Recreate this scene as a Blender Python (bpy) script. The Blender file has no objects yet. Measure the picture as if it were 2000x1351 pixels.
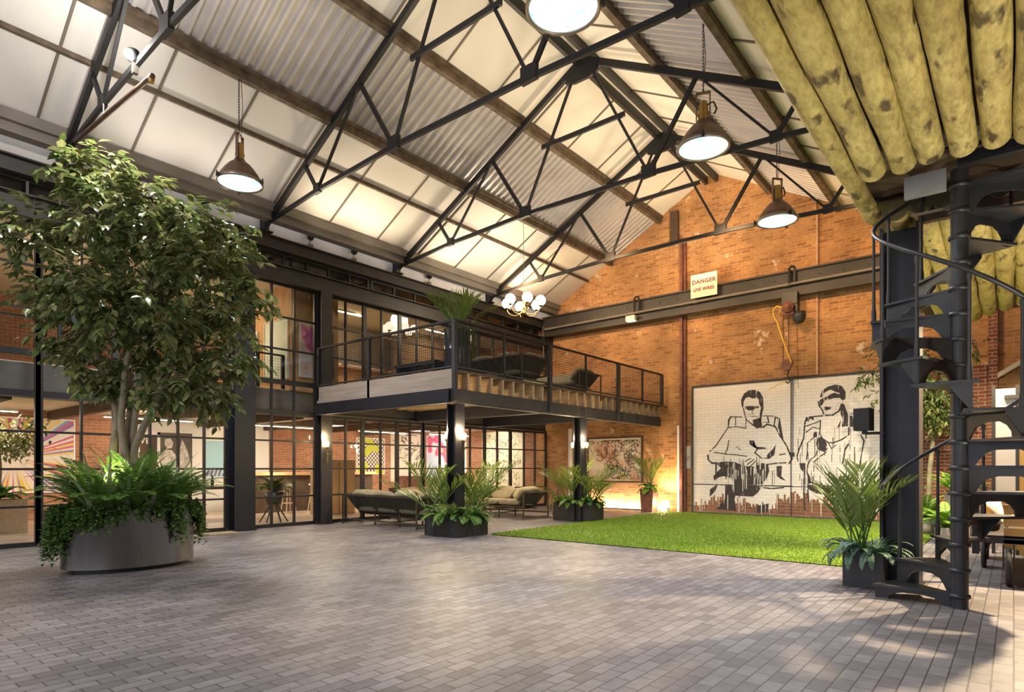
import bpy, math, random
from mathutils import Vector, Matrix, Euler
R = random.Random(7)
C = bpy.context.scene.collection
PI = math.pi
def rad(d): return math.radians(d)

# ---------------------------------------------------------------- mesh helper
class MB:
    def __init__(self): self.v = []; self.f = []; self.sm = []
    def add(self, vs, fs, smooth=False):
        o = len(self.v)
        self.v.extend([tuple(p) for p in vs])
        self.f.extend([tuple(i + o for i in f) for f in fs])
        self.sm.extend([smooth] * len(fs))
        return self
    def box(self, c, s, rot=None):
        hx, hy, hz = s[0] / 2, s[1] / 2, s[2] / 2
        vs = [Vector((x, y, z)) for x in (-hx, hx) for y in (-hy, hy) for z in (-hz, hz)]
        if rot is not None:
            m = rot if isinstance(rot, Matrix) else Euler(rot).to_matrix()
            vs = [m @ p for p in vs]
        c = Vector(c)
        return self.add([p + c for p in vs], [(0, 1, 3, 2), (4, 6, 7, 5), (0, 4, 5, 1), (2, 3, 7, 6), (0, 2, 6, 4), (1, 5, 7, 3)])
    def bx(self, x0, x1, y0, y1, z0, z1):
        return self.box(((x0 + x1) / 2, (y0 + y1) / 2, (z0 + z1) / 2), (abs(x1 - x0), abs(y1 - y0), abs(z1 - z0)))
    def bar(self, p, q, w, h, up=(0, 0, 1)):
        p = Vector(p); q = Vector(q); d = q - p; L = d.length
        if L < 1e-6: return self
        d /= L; up = Vector(up)
        if abs(d.dot(up)) > .98: up = Vector((0, 1, 0)) if abs(d.y) < .9 else Vector((1, 0, 0))
        s = d.cross(up).normalized(); u = s.cross(d)
        m = Matrix((s, d, u)).transposed()
        return self.box((p + q) / 2, (w, L, h), m)
    def tube(self, pts, r, n=8, cap=True, smooth=True):
        pts = [Vector(p) for p in pts]
        rs = r if isinstance(r, (list, tuple)) else [r] * len(pts)
        vs = []; fs = []; prev = None
        for i, p in enumerate(pts):
            d = (pts[min(i + 1, len(pts) - 1)] - pts[max(i - 1, 0)])
            d = d.normalized() if d.length > 1e-9 else Vector((0, 0, 1))
            if prev is None:
                a = Vector((0, 0, 1)) if abs(d.z) < .9 else Vector((1, 0, 0))
                prev = d.cross(a).normalized()
            s = (prev - d * prev.dot(d))
            s = s.normalized() if s.length > 1e-9 else d.orthogonal().normalized()
            prev = s; t = d.cross(s)
            for k in range(n):
                a = 2 * PI * k / n
                vs.append(p + (s * math.cos(a) + t * math.sin(a)) * rs[i])
        for i in range(len(pts) - 1):
            for k in range(n):
                fs.append((i * n + k, i * n + (k + 1) % n, (i + 1) * n + (k + 1) % n, (i + 1) * n + k))
        self.add(vs, fs, smooth)
        if cap and n > 2:
            m = len(pts) - 1
            self.add(vs[:n], [tuple(reversed(range(n)))]); self.add(vs[m * n:], [tuple(range(n))])
        return self
    def lathe(self, c, prof, n=24, smooth=True, sx=1, sy=1):
        c = Vector(c); vs = []; fs = []
        for r, z in prof:
            for k in range(n):
                a = 2 * PI * k / n
                vs.append(c + Vector((r * math.cos(a) * sx, r * math.sin(a) * sy, z)))
        for i in range(len(prof) - 1):
            for k in range(n):
                fs.append((i * n + k, i * n + (k + 1) % n, (i + 1) * n + (k + 1) % n, (i + 1) * n + k))
        return self.add(vs, fs, smooth)
    def cyl(self, c, r, z0, z1, n=20):
        return self.lathe(c, [(0.0001, z0), (r, z0), (r, z1), (0.0001, z1)], n, False)
    def sphere(self, c, r, n=16, m=10, sz=1):
        return self.lathe(c, [(max(1e-4, r * math.sin(PI * i / m)), -r * sz * math.cos(PI * i / m)) for i in range(m + 1)], n)
    def prism(self, poly, ax, c0, c1):
        """poly of 2D points in the plane normal to axis ax ('x': (y,z), 'y': (x,z), 'z': (x,y)), between c0 and c1"""
        f = {'x': lambda p, c: (c, p[0], p[1]), 'y': lambda p, c: (p[0], c, p[1]), 'z': lambda p, c: (p[0], p[1], c)}[ax]
        n = len(poly)
        vs = [f(p, c0) for p in poly] + [f(p, c1) for p in poly]
        fs = [tuple(range(n)), tuple(reversed(range(n, 2 * n)))] + [(i, (i + 1) % n, n + (i + 1) % n, n + i) for i in range(n)]
        return self.add(vs, fs)
    def cushion(self, c, s, rot=None, p=3.2, seed=0, wob=.012):
        """a soft pillow: rounded super-ellipsoid with a little sag"""
        rr = random.Random(seed); n, m = 20, 12; vs = []; fs = []
        ph = [rr.uniform(0, 6.28) for _ in range(6)]
        def sg(x, e): return math.copysign(abs(x) ** e, x)
        mt = Euler(rot).to_matrix() if rot else None
        for i in range(m + 1):
            la = -PI / 2 + PI * i / m
            for k in range(n):
                lo = 2 * PI * k / n
                x = sg(math.cos(la), .42) * sg(math.cos(lo), 1.6 / p); y = sg(math.cos(la), .42) * sg(math.sin(lo), 1.6 / p); z = sg(math.sin(la), .55)
                q = Vector((x * s[0] / 2, y * s[1] / 2, z * s[2] / 2))
                w = wob * (math.sin(9 * q.x + ph[0]) + math.sin(11 * q.y + ph[1]) + math.sin(13 * q.z + ph[2] + 6 * q.x))
                q *= 1 + w / max(.15, max(s) / 2)
                if mt: q = mt @ q
                vs.append(Vector(c) + q)
        for i in range(m):
            for k in range(n): fs.append((i * n + k, i * n + (k + 1) % n, (i + 1) * n + (k + 1) % n, (i + 1) * n + k))
        return self.add(vs, fs, True)
    def build(self, name, mat, parent=None, kind=None):
        me = bpy.data.meshes.new(name)
        me.from_pydata(self.v, [], self.f)
        me.polygons.foreach_set('use_smooth', self.sm)
        me.update()
        if mat: me.materials.append(mat)
        o = bpy.data.objects.new(name, me); C.objects.link(o)
        if parent is not None: o.parent = parent
        if kind: o['kind'] = kind
        return o

def tag(o, label, cat, group=None, kind=None):
    o['label'] = label; o['category'] = cat
    if group: o['group'] = group
    if kind: o['kind'] = kind
    return o
def thing(name, label, cat, loc=(0, 0, 0), rz=0, group=None):
    o = bpy.data.objects.new(name, None); C.objects.link(o)
    o.empty_display_size = .1
    o.location = loc; o.rotation_euler = (0, 0, rz)
    return tag(o, label, cat, group)
def struct(o):
    o['kind'] = 'structure'; return o
def dup(root, loc, rz=None, label=None):
    def cp(o, par):
        c = o.copy(); C.objects.link(c)
        if par is not None: c.parent = par
        for ch in list(o.children): cp(ch, c)
        return c
    r = cp(root, None); r.location = loc
    if rz is not None: r.rotation_euler = (0, 0, rz)
    if label: r['label'] = label
    return r
ORD = ['first', 'second', 'third', 'fourth', 'fifth', 'sixth', 'seventh', 'eighth', 'ninth', 'tenth', 'eleventh', 'twelfth', 'thirteenth', 'fourteenth', 'fifteenth', 'sixteenth', 'seventeenth']

# ---------------------------------------------------------------- materials
def new_mat(name):
    m = bpy.data.materials.new(name); m.use_nodes = True
    nt = m.node_tree; b = nt.nodes['Principled BSDF']
    return m, nt, b
def N(nt, t, **kw):
    n = nt.nodes.new(t)
    for k, v in kw.items(): setattr(n, k, v)
    return n
def mix(nt, a, b, fac, mode='MIX'):
    n = N(nt, 'ShaderNodeMix', data_type='RGBA', blend_type=mode)
    for s, v in ((n.inputs[0], fac), (n.inputs[6], a), (n.inputs[7], b)):
        if hasattr(v, 'links'): nt.links.new(v, s)
        elif isinstance(v, (tuple, list)): s.default_value = (*v[:3], 1)
        else: s.default_value = v
    return n.outputs[2]
def ramp(nt, fac, stops):
    n = N(nt, 'ShaderNodeValToRGB'); e = n.color_ramp.elements
    while len(e) < len(stops): e.new(.5)
    for el, (p, c) in zip(e, stops):
        el.position = p; el.color = (*c, 1) if len(c) == 3 else c
    nt.links.new(fac, n.inputs[0]); return n.outputs[0]
def coord(nt, kind='Object', perm=None, scale=(1, 1, 1)):
    t = N(nt, 'ShaderNodeTexCoord').outputs[kind]
    if perm:
        s = N(nt, 'ShaderNodeSeparateXYZ'); c = N(nt, 'ShaderNodeCombineXYZ'); nt.links.new(t, s.inputs[0])
        for i, ch in enumerate(perm): nt.links.new(s.outputs['xyz'.index(ch)], c.inputs[i])
        t = c.outputs[0]
    if scale != (1, 1, 1):
        m = N(nt, 'ShaderNodeMapping'); m.inputs['Scale'].default_value = scale; nt.links.new(t, m.inputs[0]); t = m.outputs[0]
    return t
def noise(nt, vec, scale, detail=4, rough=.55):
    n = N(nt, 'ShaderNodeTexNoise'); n.inputs['Scale'].default_value = scale; n.inputs['Detail'].default_value = detail; n.inputs['Roughness'].default_value = rough
    nt.links.new(vec, n.inputs['Vector']); return n.outputs[0]
def bump(nt, b, h, dist=.01, st=.5):
    n = N(nt, 'ShaderNodeBump'); n.inputs['Strength'].default_value = st; n.inputs['Distance'].default_value = dist
    nt.links.new(h, n.inputs['Height']); nt.links.new(n.outputs[0], b.inputs['Normal'])
def mat(name, c, rough=.5, metal=0, ns=0, amt=.25, bmp=0, c2=None, scale=(1, 1, 1), spec=None, coat=0):
    m, nt, b = new_mat(name)
    b.inputs['Base Color'].default_value = (*c, 1); b.inputs['Roughness'].default_value = rough; b.inputs['Metallic'].default_value = metal
    if spec is not None: b.inputs['Specular IOR Level'].default_value = spec
    if coat: b.inputs['Coat Weight'].default_value = coat
    if ns:
        v = coord(nt, 'Object', None, scale); n = noise(nt, v, ns)
        c2 = c2 or tuple(x * (1 - amt) for x in c)
        nt.links.new(ramp(nt, n, [(.32, c2), (.68, c)]), b.inputs['Base Color'])
        if bmp: bump(nt, b, noise(nt, v, ns * 3), .01, bmp)
    return m
def emit(name, c, s):
    m, nt, b = new_mat(name)
    b.inputs['Base Color'].default_value = (*c, 1); b.inputs['Emission Color'].default_value = (*c, 1); b.inputs['Emission Strength'].default_value = s
    b.inputs['Roughness'].default_value = .3
    return m
def brick_mat(name, perm, c1, c2, mortar, w=.225, h=.075, ms=.008, dark=.35, bmp=.5, rough=.8, off=.5, stain=None, pale=None):
    m, nt, b = new_mat(name)
    v = coord(nt, 'Object', perm)
    br = N(nt, 'ShaderNodeTexBrick'); br.offset = off
    for k, x in (('Scale', 1), ('Mortar Size', ms), ('Mortar Smooth', .2), ('Bias', -.1), ('Brick Width', w), ('Row Height', h)): br.inputs[k].default_value = x
    br.inputs['Color1'].default_value = (*c1, 1); br.inputs['Color2'].default_value = (*c2, 1); br.inputs['Mortar'].default_value = (*mortar, 1)
    nt.links.new(v, br.inputs['Vector'])
    n1 = noise(nt, v, .9, 3); n2 = noise(nt, v, 14, 4)
    col = mix(nt, br.outputs['Color'], ramp(nt, n1, [(.3, (.62, .6, .58)), (.7, (1.12, 1.1, 1.08))]), 1, 'MULTIPLY')
    col = mix(nt, col, ramp(nt, n2, [(.3, (.8, .8, .8)), (.7, (1.08, 1.08, 1.08))]), 1, 'MULTIPLY')
    # single odd dark bricks: a coarser look-up of the same bond
    br2 = N(nt, 'ShaderNodeTexBrick'); br2.offset = off
    for k, x in (('Scale', 1), ('Mortar Size', ms), ('Bias', -.62), ('Brick Width', w), ('Row Height', h)): br2.inputs[k].default_value = x
    br2.inputs['Color1'].default_value = (1, 1, 1, 1); br2.inputs['Color2'].default_value = (.28, .25, .24, 1); br2.inputs['Mortar'].default_value = (1, 1, 1, 1)
    nt.links.new(v, br2.inputs['Vector'])
    col = mix(nt, col, br2.outputs['Color'], dark, 'MULTIPLY')
    if pale:
        n3 = noise(nt, v, 1.7, 6, .7)
        col = mix(nt, col, pale, ramp(nt, n3, [(.61, (0, 0, 0)), (.66, (.8, .8, .8))]))
    nt.links.new(col, b.inputs['Base Color']); b.inputs['Roughness'].default_value = rough
    h_ = mix(nt, br.outputs['Fac'], n2, .25)
    inv = N(nt, 'ShaderNodeInvert'); nt.links.new(h_, inv.inputs[1])
    bump(nt, b, inv.outputs[0], .012, bmp)
    return m
def leaf_mat(name, cols, rough=.42, trans=.22):
    m, nt, b = new_mat(name)
    g = N(nt, 'ShaderNodeNewGeometry')
    n = len(cols)
    col = ramp(nt, g.outputs['Random Per Island'], [(i / (n - 1), c) for i, c in enumerate(cols)])
    nt.links.new(col, b.inputs['Base Color']); b.inputs['Roughness'].default_value = rough; b.inputs['Specular IOR Level'].default_value = .45
    t = N(nt, 'ShaderNodeBsdfTranslucent'); nt.links.new(col, t.inputs[0])
    mx = N(nt, 'ShaderNodeMixShader'); mx.inputs[0].default_value = trans
    out = nt.nodes['Material Output']
    nt.links.new(b.outputs[0], mx.inputs[1]); nt.links.new(t.outputs[0], mx.inputs[2]); nt.links.new(mx.outputs[0], out.inputs[0])
    return m
def glass_mat(name, tint=(.96, .98, .98), refl=1.0):
    m, nt, b = new_mat(name)
    out = nt.nodes['Material Output']; nt.nodes.remove(b)
    tr = N(nt, 'ShaderNodeBsdfTransparent'); tr.inputs[0].default_value = (*tint, 1)
    gl = N(nt, 'ShaderNodeBsdfGlossy'); gl.inputs['Roughness'].default_value = .02; gl.inputs[0].default_value = (refl, refl, refl, 1)
    fr = N(nt, 'ShaderNodeFresnel'); fr.inputs[0].default_value = 1.5
    mx = N(nt, 'ShaderNodeMixShader')
    g = N(nt, 'ShaderNodeNewGeometry'); sb = N(nt, 'ShaderNodeMath', operation='SUBTRACT'); sb.inputs[0].default_value = 1; nt.links.new(g.outputs['Backfacing'], sb.inputs[1])
    mu = N(nt, 'ShaderNodeMath', operation='MULTIPLY'); nt.links.new(fr.outputs[0], mu.inputs[0]); nt.links.new(sb.outputs[0], mu.inputs[1])
    nt.links.new(mu.outputs[0], mx.inputs[0]); nt.links.new(tr.outputs[0], mx.inputs[1]); nt.links.new(gl.outputs[0], mx.inputs[2]); nt.links.new(mx.outputs[0], out.inputs[0])
    return m

M = {}
M['steel'] = mat('black_painted_steel', (.013, .013, .017), .45, 0, 3, .3)
M['truss'] = mat('truss_paint', (.009, .009, .011), .55, 0, 4, .3)
M['greysteel'] = mat('dark_grey_steel', (.038, .034, .031), .5, 0, 3, .35)
M['frame'] = mat('window_frame_black', (.02, .018, .018), .4)
M['purlin'] = mat('aged_purlin', (.17, .12, .08), .75, 0, 6, .6)
M['gutter'] = mat('gutter_grey', (.23, .2, .17), .6, 0, 2, .25)
M['panel'] = mat('white_roof_panel', (.78, .74, .69), .65, 0, .8, .1)
M['bar'] = mat('glazing_bar', (.16, .13, .1), .6)
M['sheet'] = mat('corrugated_sheet', (.56, .525, .52), .36, .3, 2.5, .15)
M['plaster'] = mat('pale_plaster', (.68, .63, .56), .8, 0, 2, .12)
M['brick'] = brick_mat('gable_brick', 'xzy', (.60, .31, .125), (.44, .205, .08), (.60, .37, .19), dark=.8, pale=(.72, .6, .45))
M['brick_yz'] = brick_mat('side_brick', 'yzx', (.50, .235, .13), (.40, .17, .09), (.52, .36, .26))
M['brick_in'] = brick_mat('inner_brick', 'xzy', (.50, .235, .13), (.40, .17, .09), (.52, .36, .26))
M['brick_red'] = brick_mat('pier_brick', 'xzy', (.36, .12, .07), (.25, .07, .04), (.55, .45, .36))
M['paver'] = brick_mat('brick_pavers', 'yxz', (.25, .23, .236), (.158, .144, .15), (.05, .045, .045), .2, .098, .0042, .4, .55, .5)
M['concrete'] = mat('polished_concrete', (.55, .43, .34), .28, 0, 1.2, .2)
M['ply'] = mat('plywood', (.62, .36, .16), .6, 0, 5, .25, 0, None, (1, 1, .25))
M['wood'] = mat('pale_timber', (.52, .36, .2), .6, 0, 6, .35, 0, None, (.4, 6, 6))
M['honey'] = mat('honey_slats', (.60, .33, .08), .45, 0, 5, .35, 0, None, (.5, .5, 5))
M['darkwood'] = mat('dark_timber', (.10, .062, .04), .6, 0, 5, .4)
M['greywood'] = mat('weathered_fascia', (.36, .28, .215), .7, 0, 4, .3, 0, None, (.3, 1, 4))
M['stainless'] = mat('brushed_stainless', (.30, .28, .26), .22, 1, 30, .08, 0, None, (1, 1, .02))
M['zinc'] = mat('dark_zinc', (.05, .05, .052), .42, .3, 5, .35)
M['potgrey'] = mat('grey_pot', (.36, .31, .27), .7, 0, 4, .2)
M['copper'] = mat('aged_copper', (.26, .165, .125), .42, .85, 6, .4)
M['brass'] = mat('aged_brass', (.55, .36, .12), .3, 1, 8, .3)
M['chain'] = mat('chain_iron', (.05, .042, .035), .5, .6)
M['canvas'] = mat('khaki_canvas', (.30, .265, .165), .9, 0, 7, .25, .2)
M['canvasdark'] = mat('olive_strap', (.075, .07, .045), .85, 0, 8, .3)
M['sofaframe'] = mat('sofa_tube', (.11, .095, .07), .4, .6)
M['white'] = mat('white_paint', (.8, .78, .74), .6)
M['cream'] = mat('cream_wall', (.74, .66, .53), .75, 0, 1.5, .08)
M['soil'] = mat('soil', (.03, .022, .015), .95)
M['bark'] = mat('pale_bark', (.36, .30, .185), .8, 0, 9, .45, .4)
M['ficus'] = leaf_mat('ficus_leaves', [(.055, .085, .025), (.10, .15, .04), (.16, .20, .06), (.32, .30, .13), (.19, .24, .06)], .25)
M['palm'] = leaf_mat('palm_leaves', [(.10, .17, .03), (.15, .22, .04), (.22, .27, .07), (.12, .18, .04)], .36)
M['fern'] = leaf_mat('fern_leaves', [(.09, .20, .03), (.14, .28, .05), (.2, .34, .07)], .45)
M['fernblue'] = leaf_mat('bluish_fern', [(.06, .14, .08), (.1, .2, .125), (.14, .25, .16)], .45)
M['fernlight'] = leaf_mat('bright_fern', [(.16, .32, .04), (.24, .42, .06), (.32, .48, .09)], .5)
M['trail'] = leaf_mat('trailing_leaves', [(.06, .15, .03), (.1, .21, .045), (.15, .27, .06), (.22, .3, .09)], .5)
M['blade'] = leaf_mat('variegated_blades', [(.16, .26, .09), (.3, .38, .18), (.45, .48, .3)], .45)
M['turf'] = leaf_mat('artificial_turf', [(.17, .27, .02), (.23, .34, .03), (.30, .40, .05)], .6, .15)
M['glass'] = glass_mat('window_glass')
def lens_mat():
    m, nt, b = new_mat('lamp_lens')
    v = coord(nt, 'Object'); c = ramp(nt, noise(nt, v, 4.5, 4), [(.38, (.42, .68, .8)), (.5, (.7, .88, .95)), (.62, (1, 1, 1))])
    nt.links.new(c, b.inputs['Emission Color']); nt.links.new(c, b.inputs['Base Color']); b.inputs['Emission Strength'].default_value = .62; b.inputs['Roughness'].default_value = .15
    return m
M['lens'] = lens_mat()
M['globe'] = emit('opal_globe', (1.0, .87, .66), 9)
M['bulb'] = emit('filament_bulb', (1.0, .72, .38), 60)
M['strip'] = emit('warm_led', (1.0, .78, .5), 12)
M['black'] = mat('satin_black', (.012, .012, .012), .5)
M['rust'] = mat('red_oxide', (.26, .10, .065), .6, 0, 9, .5)
M['rubber'] = mat('tyre_rubber', (.03, .028, .026), .8)
M['yellow'] = mat('yellow_cable', (.85, .52, .05), .5)
M['signcream'] = mat('sign_cream', (.82, .76, .60), .6, 0, 6, .08)
M['signred'] = mat('sign_maroon', (.24, .03, .025), .6)
M['tapestry'] = mat('grey_cushion', (.55, .50, .42), .9, 0, 9, .2)
# ================================================================ the setting
XF, YG, XC = -11.58, 15.9, -6.18          # glazed wall, gable wall, ridge line
def zp(x):                                 # purlin line of the roof
    return 6.75 + .547 * ((x if x < XC else 2 * XC - x) + 10)
def zs(x): return zp(x) + .14              # underside of the roof skin
Y0 = -1.5
def tube_box(): return MB()

struct(MB().bx(XF, 4.2, -5, YG + .2, -.12, 0).build('floor', M['paver']))
struct(MB().bx(-22.5, XF, -3, YG + .2, -.12, .012).build('floor', M['concrete']))

# gable wall with its roof-shaped top
pts = [(-11.9, 0), (4.2, 0), (4.2, 6.1), (-.55, 6.1), (-.9, zs(-.9)), (XC, zs(XC)), (-11.35, zs(-11.35)), (-11.9, 6.0)]
struct(MB().prism(pts, 'y', YG, YG + .3).build('wall_back', M['brick']))
# brick piers; the added upright stands in for a shadow line on the wall
struct(MB().bx(-4.35, -3.62, YG - .09, YG + .01, 3.4, 7.55).build('trim_1', M['brick']))
struct(MB().bx(-3.62, -3.585, YG - .1, YG, 3.4, 7.3).build('trim_2', mat('pink_mortar', (.66, .42, .3), .8, 0, 6, .3)))
mb = MB().bx(-7.0, -6.93, YG - .16, YG, 0, 7.38).bx(-6.93, -6.86, YG - .08, YG, 0, 7.38)
struct(mb.build('trim_3', M['rust']))
struct(MB().bx(-7.3, -7.08, YG - .12, YG, 7.36, 8.2).build('trim_4', M['darkwood']))
struct(MB().bx(-7.1, -7.04, YG - .1, YG, 0, 2.35).build('trim_5', M['white']))  # white colour stands in for light on a pier edge
struct(MB().bx(-10.66, -10.58, YG - .1, YG, 0, 2.4).build('trim_6', M['white']))
# brick pier, raised coping and side wall at the right end of the gable
struct(MB().bx(-1.88, -.42, YG - .12, YG, 0, 3.3).build('trim_7', M['brick_red']))
struct(MB().bx(-.4, -.25, YG - .2, YG, 0, 4.6).build('trim_8', M['brick_red']))
mb = MB().prism([(-.25, 3.0), (1.6, 4.2), (1.6, 4.3), (-.25, 3.1)], 'y', YG - .22, YG)
struct(mb.build('trim_9', M['cream']))
struct(MB().bx(4.0, 4.2, -5, YG, 0, 6).build('wall_right', M['brick_yz']))

# ---------------------------------------------------------------- roof skin
def slab(x0, x1, mt, name, y0=Y0, y1=YG + .02):
    v = []
    for y in (y0, y1):
        for x in (x0, x1): v += [(x, y, zs(x)), (x, y, zs(x) + .05)]
    m = MB().add(v, [(0, 2, 6, 4), (1, 5, 7, 3), (0, 1, 3, 2), (4, 6, 7, 5), (0, 4, 5, 1), (2, 3, 7, 6)])
    return struct(m.build(name, mt))
XP1, XP2, XTH = -9.2, -7.65, -10.0
mir = lambda x: 2 * XC - x
e_ = XC
left = [slab(-11.22, XP1, M['panel'], 'ceiling'), slab(XP2, e_, M['panel'], 'ceiling')]
right = [slab(mir(XP1), -.95, M['panel'], 'ceiling'), slab(e_, mir(XP2), M['panel'], 'ceiling')]
def corrug(x0, x1):
    m = MB(); y = Y0; P = .172; prof = [(0, .0), (.26, .0), (.38, .06), (.86, .06)]
    row = []
    while y < YG:
        for t, h in prof: row.append((y + t * P, h))
        y += P
    vs = []
    for yy, h in row: vs += [(x0, min(yy, YG), zs(x0) + h), (x1, min(yy, YG), zs(x1) + h)]
    fs = [(2 * i, 2 * i + 1, 2 * i + 3, 2 * i + 2) for i in range(len(row) - 1)]
    m.add(vs, fs); return struct(m.build('ceiling', M['sheet']))
corrug(XP1, XP2); corrug(mir(XP1), mir(XP2))
# glazing bars, one part each, on the panel bands they hold
ybar = [2.57 + 1.235 * k for k in range(-3, 11)]
for o, xa, xb in ((left[0], -11.2, XP1 - .06), (left[1], XP2 + .06, e_ - .1), (right[0], mir(XP1) + .06, -1.0), (right[1], e_ + .1, mir(XP2) - .06)):
    for y in ybar:
        MB().bar((xa, y, zs(xa) - .012), (xb, y, zs(xb) - .012), .032, .024).build('glazing_bar', M['bar'], o)
def lap(x0, x1, y0, y1):                    # dusty laps of the top sheet seen as a pale strip
    pass
struct(MB().bx(-.9, 4.2, Y0, YG, 6.3, 6.4).build('ceiling', M['panel']))
# purlins
k = 0
def purlin(x, w, h, mt, dz=0):
    global k; k += 1
    z = zs(x) - h / 2 + dz
    struct(MB().bar((x, Y0, z), (x, YG, z), w, h).build('trim_%d' % (20 + k), mt))
for x in (XP1, XP2, mir(XP2), mir(XP1)):
    purlin(x, .10, .17, M['purlin'], -.002); purlin(x + (.07 if x < XC else -.07), .05, .06, M['purlin'], -.02)
purlin(XTH, .05, .07, M['purlin']); purlin(mir(XTH), .05, .07, M['purlin'])
for dx in (-.14, .14): purlin(XC + dx, .07, .2, M['greysteel'], .01)
# gutter board and the pale wall strip under it
struct(MB().bx(-11.3, -11.1, Y0, YG, 6.0, 6.16).bx(-11.12, -11.02, Y0, YG, 6.14, 6.3).build('trim_40', M['gutter']))
struct(MB().bx(-11.62, -11.5, Y0, YG, 5.8, 6.25).build('wall_left', M['plaster']))
struct(MB().bx(-1.1, -.9, Y0, YG, 5.95, 6.3).build('trim_41', M['gutter']))

# ---------------------------------------------------------------- facade beams and columns
def ibeam(y0, y1, x, z0, z1, mt, name, label, w=.2, bolts=()):
    t = thing(name, label, 'beam', (x, (y0 + y1) / 2, z0))
    L = (y1 - y0) / 2; H = z1 - z0
    MB().bx(-.012, .012, -L, L, .02, H - .02).build('web', mt, t)
    MB().bx(-w / 2, w / 2, -L, L, 0, .022).build('bottom_flange', mt, t)
    MB().bx(-w / 2, w / 2, -L, L, H - .022, H).build('top_flange', mt, t)
    for yb in bolts:
        m = MB()
        for a in range(3):
            for b in range(2):
                m.box((.05, yb - (y0 + y1) / 2 + a * .09 - .09, H * .33 + b * H * .3), (.02, .03, .03))
        m.bx(.012, .045, yb - (y0 + y1) / 2 - .16, yb - (y0 + y1) / 2 + .16, H * .18, H * .82)
        m.build('bolted_plate', mt, t)
    return t
ibeam(Y0, YG, -11.49, 5.565, 5.82, M['greysteel'], 'eave_beam', 'upper riveted eave beam of the glazed wall, carrying the truss feet', .2, (5.9, 12.4))
ibeam(Y0, YG, -11.49, 4.95, 5.29, M['greysteel'], 'lintel_beam', 'lower riveted beam of the glazed wall, under the strip windows', .2, (5.9, 12.4))
def hcol(x, y, z0, z1, wy, wx, label, name='steel_column', mt='steel'):
    t = thing(name, label, 'column', (x, y, z0)); H = z1 - z0
    MB().bx(wx / 2 - .03, wx / 2, -wy / 2, wy / 2, 0, H).build('flange', M[mt], t)
    MB().bx(-wx / 2, -wx / 2 + .03, -wy / 2, wy / 2, 0, H).build('flange', M[mt], t)
    MB().bx(-wx / 2 + .03, wx / 2 - .03, -.02, .02, 0, H).build('web', M[mt], t)
    MB().bx(-wx / 2 - .02, wx / 2 + .02, -wy / 2 - .02, wy / 2 + .02, 0, .02).build('base_plate', M[mt], t)
    return t
hcol(-11.46, 5.84, 0, 4.95, .4, .3, 'tall wide black column of the glazed wall, beside the doormat')
hcol(-11.46, 7.665, 0, 4.95, .27, .2, 'slimmer black column of the glazed wall where the mezzanine starts', mt='greysteel')
hcol(-.9, 7.47, 0, 3.66, .34, .34, 'heavy black column under the log ceiling beside the spiral stair')
hcol(-11.46, -.6, 0, 4.95, .3, .3, 'black column at the open end of the glazed wall')

# ---------------------------------------------------------------- glazed wall: one window per bay
GZ = [.04, .61, 1.18, 1.75, 2.33, 2.95, 3.62, 4.28, 4.94]
nwin = 0
def window(y0, y1, mull, zs_, thick_y=(), thick_z=(), x=XF, axis='x'):
    """steel framed glazing in the plane x (along y)"""
    global nwin; nwin += 1
    f = MB(); T = .022
    for y in [y0, y1] + list(mull):
        w = .095 if y in thick_y else (.07 if y in (y0, y1) else .036)
        f.bx(x - .03, x + .03, y - w / 2, y + w / 2, zs_[0], zs_[-1])
    for z in zs_:
        h = .1 if z in thick_z else (.06 if z in (zs_[0], zs_[-1]) else .034)
        f.bx(x - .025, x + .025, y0, y1, z - h / 2, z + h / 2)
    r = struct(f.build('window_%d' % nwin, M['frame']))
    MB().bx(x - .004, x + .004, y0, y1, zs_[0], zs_[-1]).build('pane', M['glass'], r)
    return r
window(.2, 2.69, [.7, 1.2, 1.7, 2.2], GZ, (), (2.33, 2.95))
window(2.71, 5.6, [3.26, 3.74, 4.27, 4.73, 5.19], GZ, (3.74, 2.71), (2.33, 2.95))
window(6.08, 7.52, [6.52, 7.02], GZ, (), (2.33, 2.95))
window(7.82, 10.6, [8.29, 8.75, 9.27, 9.77, 10.18], GZ[:5], (8.75, 9.77), (2.33,))
window(10.62, 15.86, [11.2, 11.75, 12.35, 12.95, 13.5, 14.1, 14.75, 15.3], GZ[:5], (11.75, 12.95, 14.1), (2.33,))
window(7.82, 11.5, [8.29, 8.8, 9.3, 9.85, 10.4, 10.95], [2.95] + GZ[6:], (8.8, 9.85), ())
window(11.52, 15.86, [12.1, 12.7, 13.3, 13.9, 14.5, 15.1], [2.95] + GZ[6:], (12.7,), ())
# strip windows between the two beams
yy = Y0
for a, b in ((.0, 3.2), (3.3, 6.1), (6.25, 8.9), (9.0, 12.3), (12.4, 15.8)):
    n = 5; window(a, b, [a + (b - a) * i / n for i in range(1, n)], [5.3, 5.56], (), ())
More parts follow.
